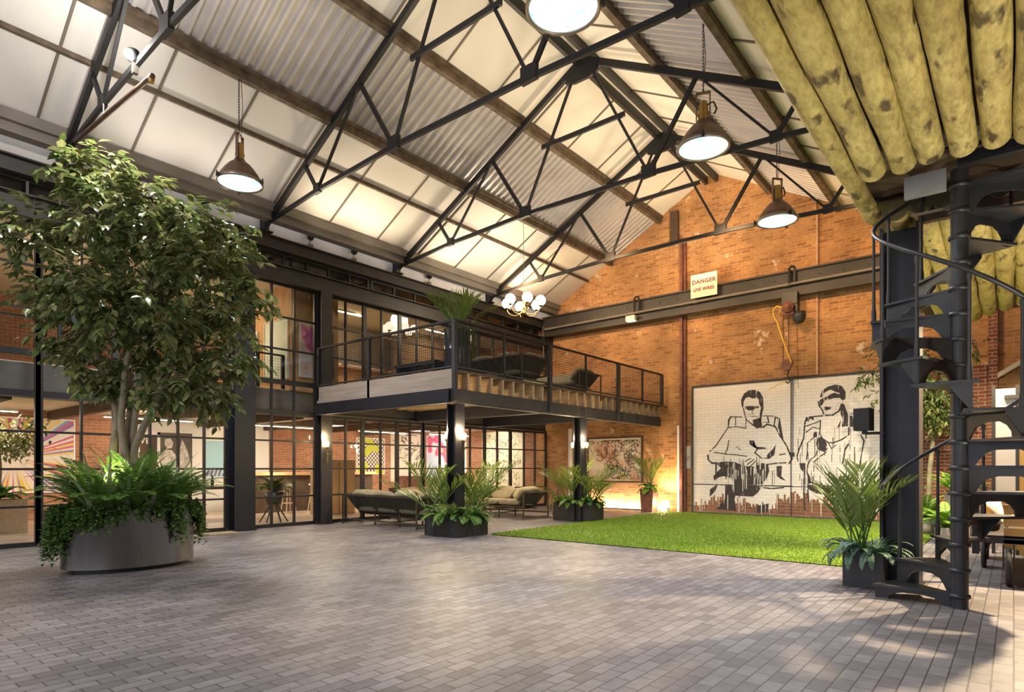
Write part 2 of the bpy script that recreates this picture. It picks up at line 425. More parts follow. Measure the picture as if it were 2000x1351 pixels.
# ---------------------------------------------------------------- trusses
def truss(y, label):
    t = thing('roof_truss', label, 'roof truss', (0, y, 0), 0, 'steel roof trusses')
    zr = lambda x: zp(x) - .07
    S = M['truss']
    xl, xr = -11.5, mir(-11.5)
    ridge = (XC, 0, zr(XC) - .02)
    mx = lambda x, s: x if s < 0 else mir(x)
    for s in (-1, 1):
        MB().bar((mx(xl, s), 0, zr(xl) + .02), ridge, .07, .115).build('rafter', S, t)
        B1, B2 = (mx(-9.6, s), 0, 6.14), (mx(-7.52, s), 0, 6.23)
        R1, R2 = (mx(-9.98, s), 0, zr(-9.98)), (mx(-8.38, s), 0, zr(-8.38))
        MB().bar((mx(-11.42, s), 0, 5.98), B1, .05, .07).bar(B1, B2, .05, .075).build('tie_bar', S, t)
        for a, b, w in ((B1, R1, .06), (B1, R2, .036), (B2, R2, .07), (B2, (mx(-6.3, s), 0, ridge[2] - .1), .042)):
            MB().bar(a, b, .045, w).build('strut', S, t)
        for c, sz in ((B1, .17), (B2, .25)):
            MB().prism([(c[0] - sz / 2, c[2] - .06), (c[0] + sz / 2, c[2] - .05), (c[0] + sz / 2, c[2] + sz * .62), (c[0] - sz / 2, c[2] + sz * .62)], 'y', -.035, .035).build('gusset_plate', S, t)
        m = MB().prism([(mx(-11.56, s), 5.83), (mx(-11.34, s), 5.83), (mx(-11.3, s), 6.02), (mx(-11.45, s), 6.2), (mx(-11.56, s), 6.1)], 'y', -.05, .05)
        m.bx(mx(-11.6, s), mx(-11.3, s), -.12, .12, 5.822, 5.85)
        m.build('bearing_shoe', S, t)
    MB().bar((-7.52, 0, 6.23), (-4.84, 0, 6.23), .05, .075).build('tie_bar', S, t)
    MB().bar((-7.08, -.035, 7.4), (-5.28, -.035, 7.4), .04, .085).build('collar', S, t)
    MB().prism([(XC - .36, 8.42), (XC - .16, 8.36), (XC + .16, 8.36), (XC + .36, 8.42), (XC + .24, 8.66), (XC, 8.8), (XC - .24, 8.66)], 'y', -.03, .03).build('ridge_plate', S, t)
    return t
t0 = truss(2.95, 'steel roof truss nearest the ficus, its ridge out of view')
dup(t0, (0, 6.28, 0), 0, 'second steel roof truss, its big tie crossing in front of the highest lamp')
dup(t0, (0, 9.62, 0), 0, 'third steel roof truss, from whose tie the chandelier wire drops')
dup(t0, (0, 12.95, 0), 0, 'last steel roof truss, closest to the gable brickwork')
# ================================================================ mezzanine
XM, YM, YE = -7.42, 7.52, 15.45
ZB0, ZB1, ZD = 2.32, 2.56, 2.9
t = thing('mezzanine_platform', 'timber and steel mezzanine platform with an open joist edge', 'platform', (0, 0, 0))
MB().bx(XF + .16, XM, YM, YG - .01, ZD - .045, ZD).build('deck', M['darkwood'], t)
n = int((YE - YM) / .315)
for i in range(n + 1):
    y = YM + .06 + i * .315
    MB().bx(XF + .12, XM - .015, y - .024, y + .024, ZB1, ZD - .046).build('joist', M['wood'], t)
MB().bx(XF + .12, XM - .02, YM - .03, YM + .03, ZB1 + .005, ZD).build('edge_fascia', M['greywood'], t)
def hb(m, y0, y1, x):     # channel beam along y
    m.bx(x - .012, x + .012, y0, y1, ZB0, ZB1).bx(x - .07, x + .07, y0, y1, ZB0, ZB0 + .02).bx(x - .07, x + .07, y0, y1, ZB1 - .02, ZB1); return m
hb(MB(), YM - .06, YE, XM - .07).bx(XM - .01, XM + .012, YM - .06, YE, ZB0 + .01, ZB1 - .01).build('edge_beam', M['greysteel'], t)
hb(MB(), YM, YE, XF + .3).build('wall_beam', M['greysteel'], t)
for y in (YM - .02, 10.1, 12.6):
    MB().bx(XF + .12, XM - .06, y - .06, y + .06, ZB0 - .005, ZB1 - .005).build('cross_beam', M['steel'], t)
for y in (11.55, 13.3, 14.1):
    m = MB()
    for a in (-.05, .05):
        for b in (.05, .12, .19): m.box((XM + .018, y + a, ZB0 + b), (.02, .024, .024))
    m.build('bolt_group', M['steel'], t)
hcol(XM - .12, YM + .16, 0, ZB0 - .01, .22, .22, 'black post under the mezzanine corner, rising from a palm planter')
hcol(XM - .1, 11.62, 0, ZB0 - .01, .24, .2, 'black post under the middle of the mezzanine edge, behind the farther planter')

# railing with wire mesh infill
t = thing('mezzanine_railing', 'black steel railing with wire mesh around the mezzanine edge', 'railing', (0, 0, 0))
ZR = 3.73
MB().bar((XF + .12, YM, ZR), (XM, YM, ZR), .045, .035).bar((XM, YM, ZR), (XM, YE + .1, ZR), .045, .035).build('top_rail', M['steel'], t)
MB().bar((XF + .12, YM, ZD + .04), (XM, YM, ZD + .04), .04, .03).bar((XM, YM, ZD + .04), (XM, YE + .1, ZD + .04), .04, .03).build('bottom_rail', M['greysteel'], t)
for x in (XF + .14, -9.73): MB().bx(x - .035, x + .035, YM - .03, YM + .02, 2.62 if x < -11 else 2.5, ZR).build('post', M['steel'], t)
for y, big in ((YM, 1), (8.85, 0), (10.3, 1), (11.7, 0), (13.13, 1), (14.4, 0), (15.5, 1)):
    w = .04 if big else .018
    MB().bx(XM - .02, XM + (.05 if big else .02), y - w, y + w, 2.34 if big and y < 15 else ZD, ZR).build('post', M['greysteel'], t)
def mesh(m, p, q, z0, z1, s=.05, w=.0048):
    p = Vector(p); q = Vector(q); L = (q - p).length; n = int(L / s); d = (q - p) / L
    for i in range(n + 1):
        c = p + d * (i * s); m.bar((c.x, c.y, z0), (c.x, c.y, z1), w, w)
    z = z0
    while z < z1: m.bar((p.x, p.y, z), (q.x, q.y, z), w, w); z += s
    return m
MB_ = mesh(MB(), (XF + .14, YM), (XM, YM), ZD + .05, ZR - .02); MB_.build('wire_mesh', M['steel'], t)
MB_ = mesh(MB(), (XM, YM), (XM, YE + .1), ZD + .05, ZR - .02); MB_.build('wire_mesh', M['steel'], t)

# ================================================================ gallery railing behind the glass
t = thing('gallery_railing', 'mesh railing of the inner gallery behind the glazed wall', 'railing', (0, 0, 0))
MB().bar((-12.45, .5, 3.66), (-12.45, 7.3, 3.66), .045, .035).build('top_rail', M['steel'], t)
for y in (1.2, 3.2, 5.2, 6.7, 7.28): MB().bx(-12.48, -12.42, y - .03, y + .03, 2.6, 3.66).build('post', M['steel'], t)
mesh(MB(), (-12.45, .5), (-12.45, 7.3), 2.98, 3.64, .06, .004).build('wire_mesh', M['steel'], t)

# ================================================================ inner rooms behind the glass
struct(MB().bx(-22.5, -12.4, -2.8, 15.9, 2.5, 2.92).build('ceiling', M['cream']))
for i in range(9):
    y = -1 + i * 1.75
    struct(MB().bx(-20.5, -12.5, y - .07, y + .07, 2.3, 2.5).build('trim_%d' % (60 + i), M['darkwood']))
struct(MB().bx(-12.5, -12.38, -2.5, 15.8, 2.34, 2.9).build('trim_70', mat('slab_edge', (.16, .13, .11), .7, 0, 3, .3)))
struct(MB().bx(-17.45, -17.2, -3, 5.85, 0, 2.5).build('wall_inner_brick', M['brick_yz']))
struct(MB().bx(-17.45, -17.2, 5.85, 9.6, 0, 2.5).build('wall_inner_white', M['white']))
struct(MB().bx(-17.45, -17.2, 9.6, 15.95, 0, 2.5).build('wall_inner_far', M['brick_yz']))
struct(MB().bx(-22.5, -11.9, 15.92, 16.1, 0, 5.3).build('wall_inner_end', M['brick_in']))
struct(MB().bx(-22.5, -11.6, -3.05, -2.8, 0, 6).build('wall_inner_near', M['brick_in']))
struct(MB().bx(-22.5, -11.66, -3, 16, 5.26, 5.3).build('ceiling', M['cream']))
struct(MB().bx(-22.5, -11.66, -3, 16, 6.0, 6.1).build('ceiling', M['greywood']))
struct(MB().bx(-18.2, -18.0, -3, 16, 2.92, 5.26).build('wall_gallery', M['brick_yz']))
struct(MB().bx(-22.5, -11.9, 15.92, 16.1, 5.3, 6.05).bx(-22.6, -22.5, -3, 16.1, 0, 6.05).build('wall_loft', M['darkwood']))
# plywood box on the gallery
struct(MB().bx(-18, -12.3, 7.4, 7.48, 2.92, 5.26).build('wall_plywood_front', M['ply']))
struct(MB().bx(-12.36, -12.3, 7.48, 8.6, 2.92, 5.26).build('wall_plywood_side', M['ply']))
struct(MB().bx(-14.7, -14.6, 8.6, 15.9, 2.92, 4.0).build('wall_dado', M['ply']))
struct(MB().bx(-14.75, -14.65, 8.6, 15.9, 4.0, 5.26).build('wall_upper_grey', mat('warm_grey_wall', (.36, .31, .25), .8, 0, 2, .2)))
struct(MB().bx(-14.0, -13.9, 11.6, 15.9, 2.92, 5.26).build('wall_upper_boarded', mat('brown_boarding', (.20, .125, .06), .7, 0, 3, .4, 0, None, (1, .2, 5))))
struct(MB().bx(-18.02, -17.95, 1.6, 3.2, 3.3, 4.5).build('window_60', M['white']))
# bars over that lit window
m = MB()
for i in range(9): m.bx(-17.95, -17.93, 1.6 + i * .2 - .012, 1.6 + i * .2 + .012, 3.3, 4.5)
for i in range(5): m.bx(-17.95, -17.93, 1.6, 3.2, 3.3 + i * .3 - .012, 3.3 + i * .3 + .012)
struct(m.build('window_61', M['frame']))
m = MB().bx(-17.2, -17.14, 6.02, 6.09, 0, 2.12).bx(-17.2, -17.14, 6.5, 6.57, 0, 2.12).bx(-17.2, -17.14, 6.02, 6.57, 2.05, 2.12)
d = struct(m.build('door_1', M['white'])); MB().bx(-17.19, -17.16, 6.09, 6.5, .02, 2.05).build('leaf', M['darkwood'], d)
# ================================================================ spiral stair
SX, SY, RS, RP = -.36, 6.5, .66, .065
t = thing('spiral_stair', 'black cast iron spiral stair winding up to the log ceiling', 'stair', (SX, SY, 0))
DK = M['stair'] = mat('stair_iron', (.036, .038, .042), .42, .2, 5, .3)
RISE = .2192; Z1 = .10
MB().cyl((0, 0, 0), RP, 0, 3.75, 20).build('centre_post', DK, t)
P2 = lambda a, r: (r * math.cos(a), r * math.sin(a))
posts = []
for k in range(17):
    a1 = rad(171.6 - 31.6 * k + 5); a0 = a1 - rad(40); z = Z1 + RISE * k
    arc = [P2(a0 + (a1 - a0) * i / 8, RS) for i in range(9)]
    poly = [P2(a0, RP - .01)] + arc + [P2(a1, RP - .01)]
    tr = MB().prism(poly, 'z', z, z + .022).build('tread', DK, t)
    # riser plate under the nosing with an arched cut-out and ogee corners
    hgt = RISE - .0 if k else Z1 + .0
    zb = z - (hgt if k else Z1); zt = z + .004
    an = a1 - rad(4)
    dx, dy = math.cos(an), math.sin(an); nx, ny = -dy, dx
    up = zt - zb
    prof = [(RP, zt), (RS - .015, zt), (RS - .015, zb + .0), (RS - .12, zb), (RS - .13, zb + up * .3), (RS - .17, zb + up * .52), (RS - .24, zb + up * .68), (RP + .2, zb + up * .68), (RP + .12, zb + up * .55), (RP + .075, zb + up * .3), (RP + .04, zb)]
    prof.append((RP, zb))
    m = MB(); n = len(prof)
    for s in (-.008, .008):
        m.v += [(r * dx + nx * s, r * dy + ny * s, zz) for r, zz in prof]
    m.f += [tuple(range(n)), tuple(reversed(range(n, 2 * n)))] + [(i, (i + 1) % n, n + (i + 1) % n, n + i) for i in range(n)]
    m.sm += [False] * (n + 2)
    # short return plate along the outer edge
    o = [P2(a1 - rad(4) - rad(12) * i / 3, RS - .012) for i in range(4)]
    for i in range(3):
        x0, y0 = o[i]; x1, y1 = o[i + 1]; f0 = 1 - i * .28; f1 = 1 - (i + 1) * .28
        m.add([(x0, y0, zt), (x1, y1, zt), (x1, y1, zt - up * f1), (x0, y0, zt - up * f0), (x0 * .98, y0 * .98, zt), (x1 * .98, y1 * .98, zt), (x1 * .98, y1 * .98, zt - up * f1), (x0 * .98, y0 * .98, zt - up * f0)],
              [(0, 1, 2, 3), (7, 6, 5, 4), (0, 4, 5, 1), (3, 2, 6, 7), (0, 3, 7, 4), (1, 5, 6, 2)])
    m.build('riser', DK, tr)
    MB().lathe((0, 0, z), [(RP, -.016), (RP + .016, -.012), (RP + .016, .016), (RP, .022)], 20).build('collar', DK, t)
    if k >= 1:
        ab = rad(171.6 - 31.6 * k); x, y = P2(ab, RS - .025); zt = z + .84
        MB().lathe((x, y, z), [(.02, .02), (.02, .1), (.014, .16), (.0125, .42), (.012, .78), (.017, .8), (.017, .84)], 10).build('baluster', DK, t)
rail = []
for i in range(0, 16 * 8 + 5):
    kk = .25 + i / 8.0
    if kk > 15.2: break
    a = rad(171.6 - 31.6 * kk); x, y = P2(a, RS - .025); rail.append((x, y, Z1 + RISE * kk + .86))
rail = [(rail[0][0], rail[0][1], rail[0][2] - .02)] + rail
MB().tube(rail, .018, 8).build('handrail', DK, t)

# landing frame at the head of the stair
t = thing('stair_landing', 'black steel landing frame at the head of the spiral stair', 'landing', (0, 0, 0))
MB().bx(-.36, 1.4, 6.24, 6.32, 3.69, 3.79).build('edge_beam', M['steel'], t)
MB().bx(-.74, -.44, 6.3, 6.36, 3.54, 3.72).build('flashing', mat('galvanised_plate', (.4, .41, .43), .4, .6, 4, .2), t)
MB().bx(-.72, -.42, 6.55, 6.58, 3.46, 3.475).build('lip', M['bar'], t)
MB().bx(-.72, 1.4, 7.12, 7.2, 3.58, 3.84).build('rear_beam', M['darkwood'], t)
MB().bx(-.72, 1.4, 6.36, 7.12, 3.86, 3.9).build('underside_board', M['darkwood'], t)

# ---------------------------------------------------------------- log ceiling
def log_mat(name, seed):
    m, nt, b = new_mat(name)
    v = coord(nt, 'Object', None, (1, .35, 1)); mp = N(nt, 'ShaderNodeMapping'); mp.inputs['Location'].default_value = (seed * 3.1, seed * 1.7, 0); nt.links.new(v, mp.inputs[0]); v = mp.outputs[0]
    n1 = noise(nt, v, 5, 6, .65); n2 = noise(nt, v, 9, 3, .5); n3 = noise(nt, v, 26, 5, .7)
    c = ramp(nt, n1, [(.25, (.17, .125, .045)), (.4, (.40, .325, .115)), (.6, (.56, .475, .18)), (.8, (.68, .6, .3))])
    c = mix(nt, c, (.055, .035, .018), ramp(nt, n2, [(.58, (0, 0, 0)), (.68, (.9, .9, .9))]))
    c = mix(nt, c, ramp(nt, n3, [(.35, (.68, .64, .58)), (.62, (1.1, 1.08, 1.05))]), 1, 'MULTIPLY')
    nt.links.new(c, b.inputs['Base Color']); b.inputs['Roughness'].default_value = .5
    bump(nt, b, n3, .02, .6)
    return m
LM = [log_mat('log_bark_%d' % i, i) for i in range(4)]
ENDM = mat('log_end', (.16, .13, .06), .8, 0, 12, .4)
def log(x, y0, y1, r, z, label, i, grp):
    rr = random.Random(int(x * 977) + int(y0 * 31) + i)
    prof = []; y = y0; rad_ = r
    pts = [(0, y0)]
    n = max(6, int((y1 - y0) / .16)); nodes = [rr.uniform(.15, .85) for _ in range(2)]
    v = []; f = []; K = 18
    m = MB(); ph = [rr.uniform(0, 6.3) for _ in range(4)]
    rings = []
    for a in range(n + 1):
        s = a / n; yy = y0 + (y1 - y0) * s
        rad_ = r * (1 + .035 * math.sin(7 * s * 3 + ph[0]) + .02 * math.sin(19 * s + ph[1]))
        for nd in nodes:
            if s > nd: rad_ *= .94
        rings.append((yy, rad_, .008 * math.sin(5 * s + ph[2]), .006 * math.sin(6 * s + ph[3])))
    vs = []; fs = []
    for yy, q, dx, dz in rings:
        for kk in range(K):
            a = 2 * PI * kk / K; w = 1 + .02 * math.sin(3 * a + 4 * yy + ph[0])
            vs.append((dx + q * w * math.cos(a), yy, dz + q * w * math.sin(a)))
    for a in range(n):
        for kk in range(K): fs.append((a * K + kk, a * K + (kk + 1) % K, (a + 1) * K + (kk + 1) % K, (a + 1) * K + kk))
    m.add(vs, fs, True)
    o = m.build('ceiling_log', LM[i % 4]); o.location = (x, 0, z)
    MB().add(vs[:K], [tuple(range(K))]).build('sawn_end', ENDM, o)
    MB().add(vs[-K:], [tuple(reversed(range(K)))]).build('sawn_end', ENDM, o)
    return tag(o, label, 'log', grp)
zl = 3.765
xs = [-.93 + .205 * i for i in range(9)]
for i, x in enumerate(xs):
    log(x, -.6, 6.06 + R.uniform(-.03, .05), .111, zl + R.uniform(-.008, .008), '%s thick ceiling log of the near row, counted from the stair column side' % ORD[i], i, 'near row of ceiling logs')
    if i < 7:
        log(x + .02, 7.1 + R.uniform(-.03, .03), 13.3 - i * .22, .111, zl + R.uniform(-.008, .008), '%s ceiling log beyond the stair opening, counted from the stair column side' % ORD[i], i + 2, 'far row of ceiling logs')
log(-1.125, -.6, 7.28, .092, zl + .03, 'long edge log of the log ceiling, running back to the stair column', 1, None)
log(-1.2, -.6, 7.28, .05, zl + .13, 'thin pole above the edge log of the log ceiling', 3, None)
MB_ = MB().bx(-1.22, 4.0, -.6, 6.2, 3.9, 3.98).bx(-1.22, -.3, 6.2, 7.2, 3.92, 3.98).bx(-1.22, 4.0, 7.2, 13.4, 3.9, 3.98)
struct(MB_.build('ceiling', M['darkwood']))
# ================================================================ pendant lamps
def light(kind, loc, energy, color=(1, .8, .6), size=.1, target=None, spot=None, blend=.5, sy=None, parent=None):
    d = bpy.data.lights.new(kind.lower() + '_light', kind); d.energy = energy; d.color = color
    if kind == 'AREA':
        d.size = size
        if sy: d.shape = 'RECTANGLE'; d.size_y = sy
    else: d.shadow_soft_size = size
    if spot: d.spot_size = rad(spot); d.spot_blend = blend
    o = bpy.data.objects.new(d.name, d); C.objects.link(o); o.location = loc
    if target is not None:
        o.rotation_euler = (Vector(target) - Vector(loc)).to_track_quat('-Z', 'Y').to_euler()
    return o
COOL, WARM, ORANGE = (.87, .93, 1.0), (1, .80, .55), (1, .61, .28)

def chain(m, x, y, z0, z1, s=.045, r=.006, amp=.012):
    z = z0; i = 0
    while z < z1:
        a = (i % 2) * PI / 2; w = .011
        pts = [(x + math.cos(a) * w * math.sin(q) , y + math.sin(a) * w * math.sin(q), z + s * .62 * (1 - math.cos(q)) / 1.0 - s * .1) for q in [2 * PI * j / 8 for j in range(9)]]
        m.tube(pts, .0042, 5, False); z += s * .95; i += 1
    return m
def make_lamp(ztop, label):
    t = thing('pendant_lamp', label, 'pendant lamp', (0, 0, 0), 0, 'copper ship deck pendant lamps')
    rm = .33
    prof = [(.075, .36), (.085, .33), (.11, .31), (.16, .27), (.22, .2), (.275, .12), (.315, .05), (.32, .02)]
    MB().lathe((0, 0, 0), prof + [(r - .012, z - .004) for r, z in reversed(prof)], 36).build('shade', M['copper'], t)
    MB().lathe((0, 0, 0), [(rm, .03), (rm + .012, .015), (rm + .012, -.015), (rm - .005, -.022), (rm - .02, -.012), (rm - .022, .02), (rm, .03)], 40).build('rim', mat('lamp_rim', (.3, .25, .2), .35, .9), t)
    MB().lathe((0, 0, 0), [(.0005, -.05), (.1, -.046), (.2, -.036), (.27, -.018), (.312, .0), (.0005, .01)], 36).build('lens', M['lens'], t)
    m = MB().cyl((0, 0, 0), .062, .34, .56, 18).cyl((0, 0, 0), .072, .42, .44, 18).cyl((0, 0, 0), .05, .55, .6, 18)
    m.build('socket_housing', M['brass'], t)
    m = MB()
    for s in (-1, 1): m.bx(s * .085 - .008, s * .085 + .008, -.02, .02, .36, .72)
    m.bx(-.093, .093, -.02, .02, .71, .73); m.build('yoke', M['copper'], t)
    for i in range(3):
        a = 2 * PI * i / 3 + .5; m = MB()
        m.box((math.cos(a) * (rm + .02), math.sin(a) * (rm + .02), 0), (.04, .04, .05), (0, 0, a)).cyl((math.cos(a) * (rm + .035), math.sin(a) * (rm + .035), 0), .01, -.04, .05, 8)
        m.build('clamp', M['chain'], t)
    m = MB(); chain(m, .0, .012, .73, ztop); m.build('chain', M['chain'], t)
    MB().tube([(.05, 0, .56), (.13, .02, .6), (.17, .02, .5), (.14, .02, .44)], .012, 8).build('cable_gland', M['chain'], t)
    MB().tube([(.0, -.02, .72), (.03, -.03, (.72 + ztop) / 2), (.0, -.02, ztop)], .005, 5).build('cord', M['black'], t)
    return t
L0 = make_lamp(1.62, 'big copper deck lamp hung high overhead, cut by the top of the photo')
L0.location = (-3.16, 4.6, 5.36)
ll = [(-3.16, 4.6), (-3.16, 7.84), (-3.16, 11.1), (-9.2, 4.66)]
dup(L0, (-3.16, 7.84, 5.4), .4, 'copper deck lamp on a long chain in front of the gable ridge')
dup(L0, (-3.16, 11.1, 5.46), .9, 'farthest copper deck lamp, hung close to the orange gable wall')
dup(L0, (-9.2, 4.66, 5.57), 2.2, 'copper deck lamp hanging over the glazed wall, next to the ficus')
for x, y in ll: light('SPOT', (x, y, 5.3), 370 if x > -5 else 380, COOL, .28, (x, y, 0), 150, .8)

# chandelier over the mezzanine
def make_chandelier(label, n, r, ztop, gr=.085):
    t = thing('globe_chandelier', label, 'chandelier')
    m = MB().lathe((0, 0, 0), [(.001, -.08), (.03, -.07), (.04, -.05), (.02, -.02), (.035, .02), (.045, .08), (.028, .16), (.035, .22), (.014, .28), (.008, .34), (.001, .345)], 14)
    m.build('stem', M['brass'], t)
    MB().tube([(0, 0, .34), (0, 0, ztop)], .006, 6).build('hanging_rod', M['bar'], t)
    for i in range(n):
        a = 2 * PI * i / n + .35; ca, sa = math.cos(a), math.sin(a)
        pts = []
        for q in range(13):
            u = q / 12; ang = PI * (1 + u); pts.append((ca * (.03 + (r - .03) * (.5 - .5 * math.cos(PI * u))), sa * (.03 + (r - .03) * (.5 - .5 * math.cos(PI * u))), .02 - .15 * math.sin(PI * u) + .06 * u))
        arm = MB().tube(pts, .011, 8)
        arm.tube([(ca * .05, sa * .05, .05), (ca * .1, sa * .1, .1), (ca * .14, sa * .14, .06), (ca * .1, sa * .1, .03)], .006, 6)
        ao = arm.build('arm', M['brass'], t)
        MB().lathe((ca * r, sa * r, 0), [(.012, .06), (.05, .09), (.055, .105), (.02, .1)], 14).build('cup', M['brass'], ao)
        MB().sphere((ca * r, sa * r, .1 + gr * .92), gr, 18, 12).build('globe_shade', M['globe'], t)
    return t
ch = make_chandelier('brass chandelier with six glowing globes above the mezzanine', 6, .43, 2.2, .125)
ch.location = (-9.27, 11.8, 5.03)
light('POINT', (-9.27, 11.8, 5.5), 45, (1, .82, .58), .25)
# floodlights standing on the eave beam, thrown up at the roof
def make_flood(label):
    t = thing('eave_floodlight', label, 'floodlight', (0, 0, 0), 0, 'floodlights along the eave beam')
    MB().bx(-.05, .05, -.045, .045, 0, .055).build('base', M['gutter'], t)
    MB().tube([(0, 0, .05), (0, 0, .15)], .008, 6).build('stem', M['black'], t)
    q = Euler((0, .2, 0)).to_matrix()
    m = MB().lathe((0, 0, 0), [(.03, -.1), (.06, -.08), (.085, .02), (.1, .08), (.1, .1)], 16); m.v = [tuple(q @ Vector(p) + Vector((.03, 0, .24))) for p in m.v]
    m.build('hood', M['black'], t)
    m = MB().cyl((0, 0, 0), .088, .06, .07, 16); m.v = [tuple(q @ Vector(p) + Vector((.03, 0, .24))) for p in m.v]
    m.build('lamp_glass', M['zinc'], t)
    return t
F0 = make_flood('black floodlight on the eave beam, just past the second truss foot'); F0.location = (-11.43, 7.3, 5.822)
fl = [7.3]
for y, s in ((8.4, 'black floodlight on the eave beam between the second and third truss feet'), (10.68, 'black floodlight on the eave beam above the mezzanine palm'), (5.13, 'black floodlight on the eave beam below the hanging copper lamp'), (4.0, 'black floodlight on the eave beam just above the ficus crown'), (13.6, 'black floodlight on the eave beam nearest the gable wall')):
    dup(F0, (-11.43, y, 5.822), 0, s); fl.append(y)
for y in fl:
    light('SPOT', (-10.75, y, 5.45), 50 if y > 6.5 else 20, WARM if y > 6.5 else (1, .88, .78), .12, (-7.6, y + .3, 8.9), 150, .9)
for y, e in ((1.2, 12), (4.6, 34), (7.9, 78), (11.2, 112), (14.4, 108)):  # added spots without fixtures, brightening the roof from the ridge line
    light('SPOT', (XC, y, 5.7), e, (1, .77, .5) if y > 6 else (1, .87, .78), .2, (XC, y, 9), 165, .9)
# spot clamped on the first truss
t = thing('truss_spotlight', 'glaring white spotlight clamped to the truss tie above the ficus', 'spotlight', (-8.4, 2.93, 6.12))
MB().bx(-.03, .03, -.03, .03, -.06, .06).build('clamp', M['chain'], t)
MB().lathe((.02, -.03, .14), [(.02, -.08), (.06, -.06), (.07, .06), (.06, .062)], 14).build('housing', M['black'], t)
MB().sphere((.04, -.08, .13), .055, 14, 8).build('bulb', emit('spot_bulb', (1, .97, .92), 60), t)
light('POINT', (-8.3, 2.75, 6.2), 60, (1, .95, .88), .06)
light('SPOT', (-8.25, 2.7, 6.05), 300, (1, .96, .88), .06, (-8.2, 2.5, 2.5), 100, .8)
t = thing('scaffold_tube', 'bare copper pipe leaning from the eave below the first truss tie', 'pipe', (0, 0, 0))
MB().tube([(-10.67, 2.93, 5.99), (-7.86, 2.93, 5.82)], .03, 12).build('pipe', M['copper'], t)
MB().lathe((-7.9, 2.93, 5.79), [(.0, -.05), (.03, -.04), (.04, .03), (.01, .06)], 10).build('end_cap', M['brass'], t)
MB().bar((-9.5, 2.93, 5.9), (-9.5, 2.93, 6.12), .01, .01).build('hanger', M['white'], t)

# column sconces
def make_sconce(label):
    t = thing('wall_sconce', label, 'sconce', (0, 0, 0), 0, 'bare bulb sconces on the mezzanine posts')
    MB().tube([(0, 0, -.3), (0, 0, .02)], .009, 8).build('stem', M['brass'], t)
    MB().lathe((0, 0, 0), [(.001, .0), (.028, .005), (.03, .05), (.02, .055)], 14).build('cup', M['brass'], t)
    MB().lathe((0, 0, .055), [(.015, 0), (.03, .04), (.034, .07), (.026, .1), (.001, .115)], 14).build('bulb', M['bulb'], t)
    MB().bx(-.012, .012, -.012, .03, -.12, -.1).build('bracket', M['brass'], t)
    return t
S0 = make_sconce('glowing bulb sconce on the column where the mezzanine starts'); S0.location = (-11.31, 7.64, 1.6)
sc = [(-11.31, 7.64)]
for x, y, z, s in ((XM - .26, 7.6, 1.66, 'glowing bulb sconce on the facade-facing side of the mezzanine corner post'), (XM + .02, 7.75, 1.64, 'glowing bulb sconce on the lawn-facing side of the mezzanine corner post'), (XM - .23, 11.52, 1.6, 'glowing bulb sconce on the facade-facing side of the middle mezzanine post'), (XM + .05, 11.66, 1.6, 'glowing bulb sconce on the middle mezzanine post, beside the framed scribble canvas')):
    dup(S0, (x, y, z), 0, s); sc.append((x, y))
for x, y in sc: light('POINT', (x + (.06 if x > XM else -.02), y - .06, 1.86), 24, (1, .74, .42), .05)
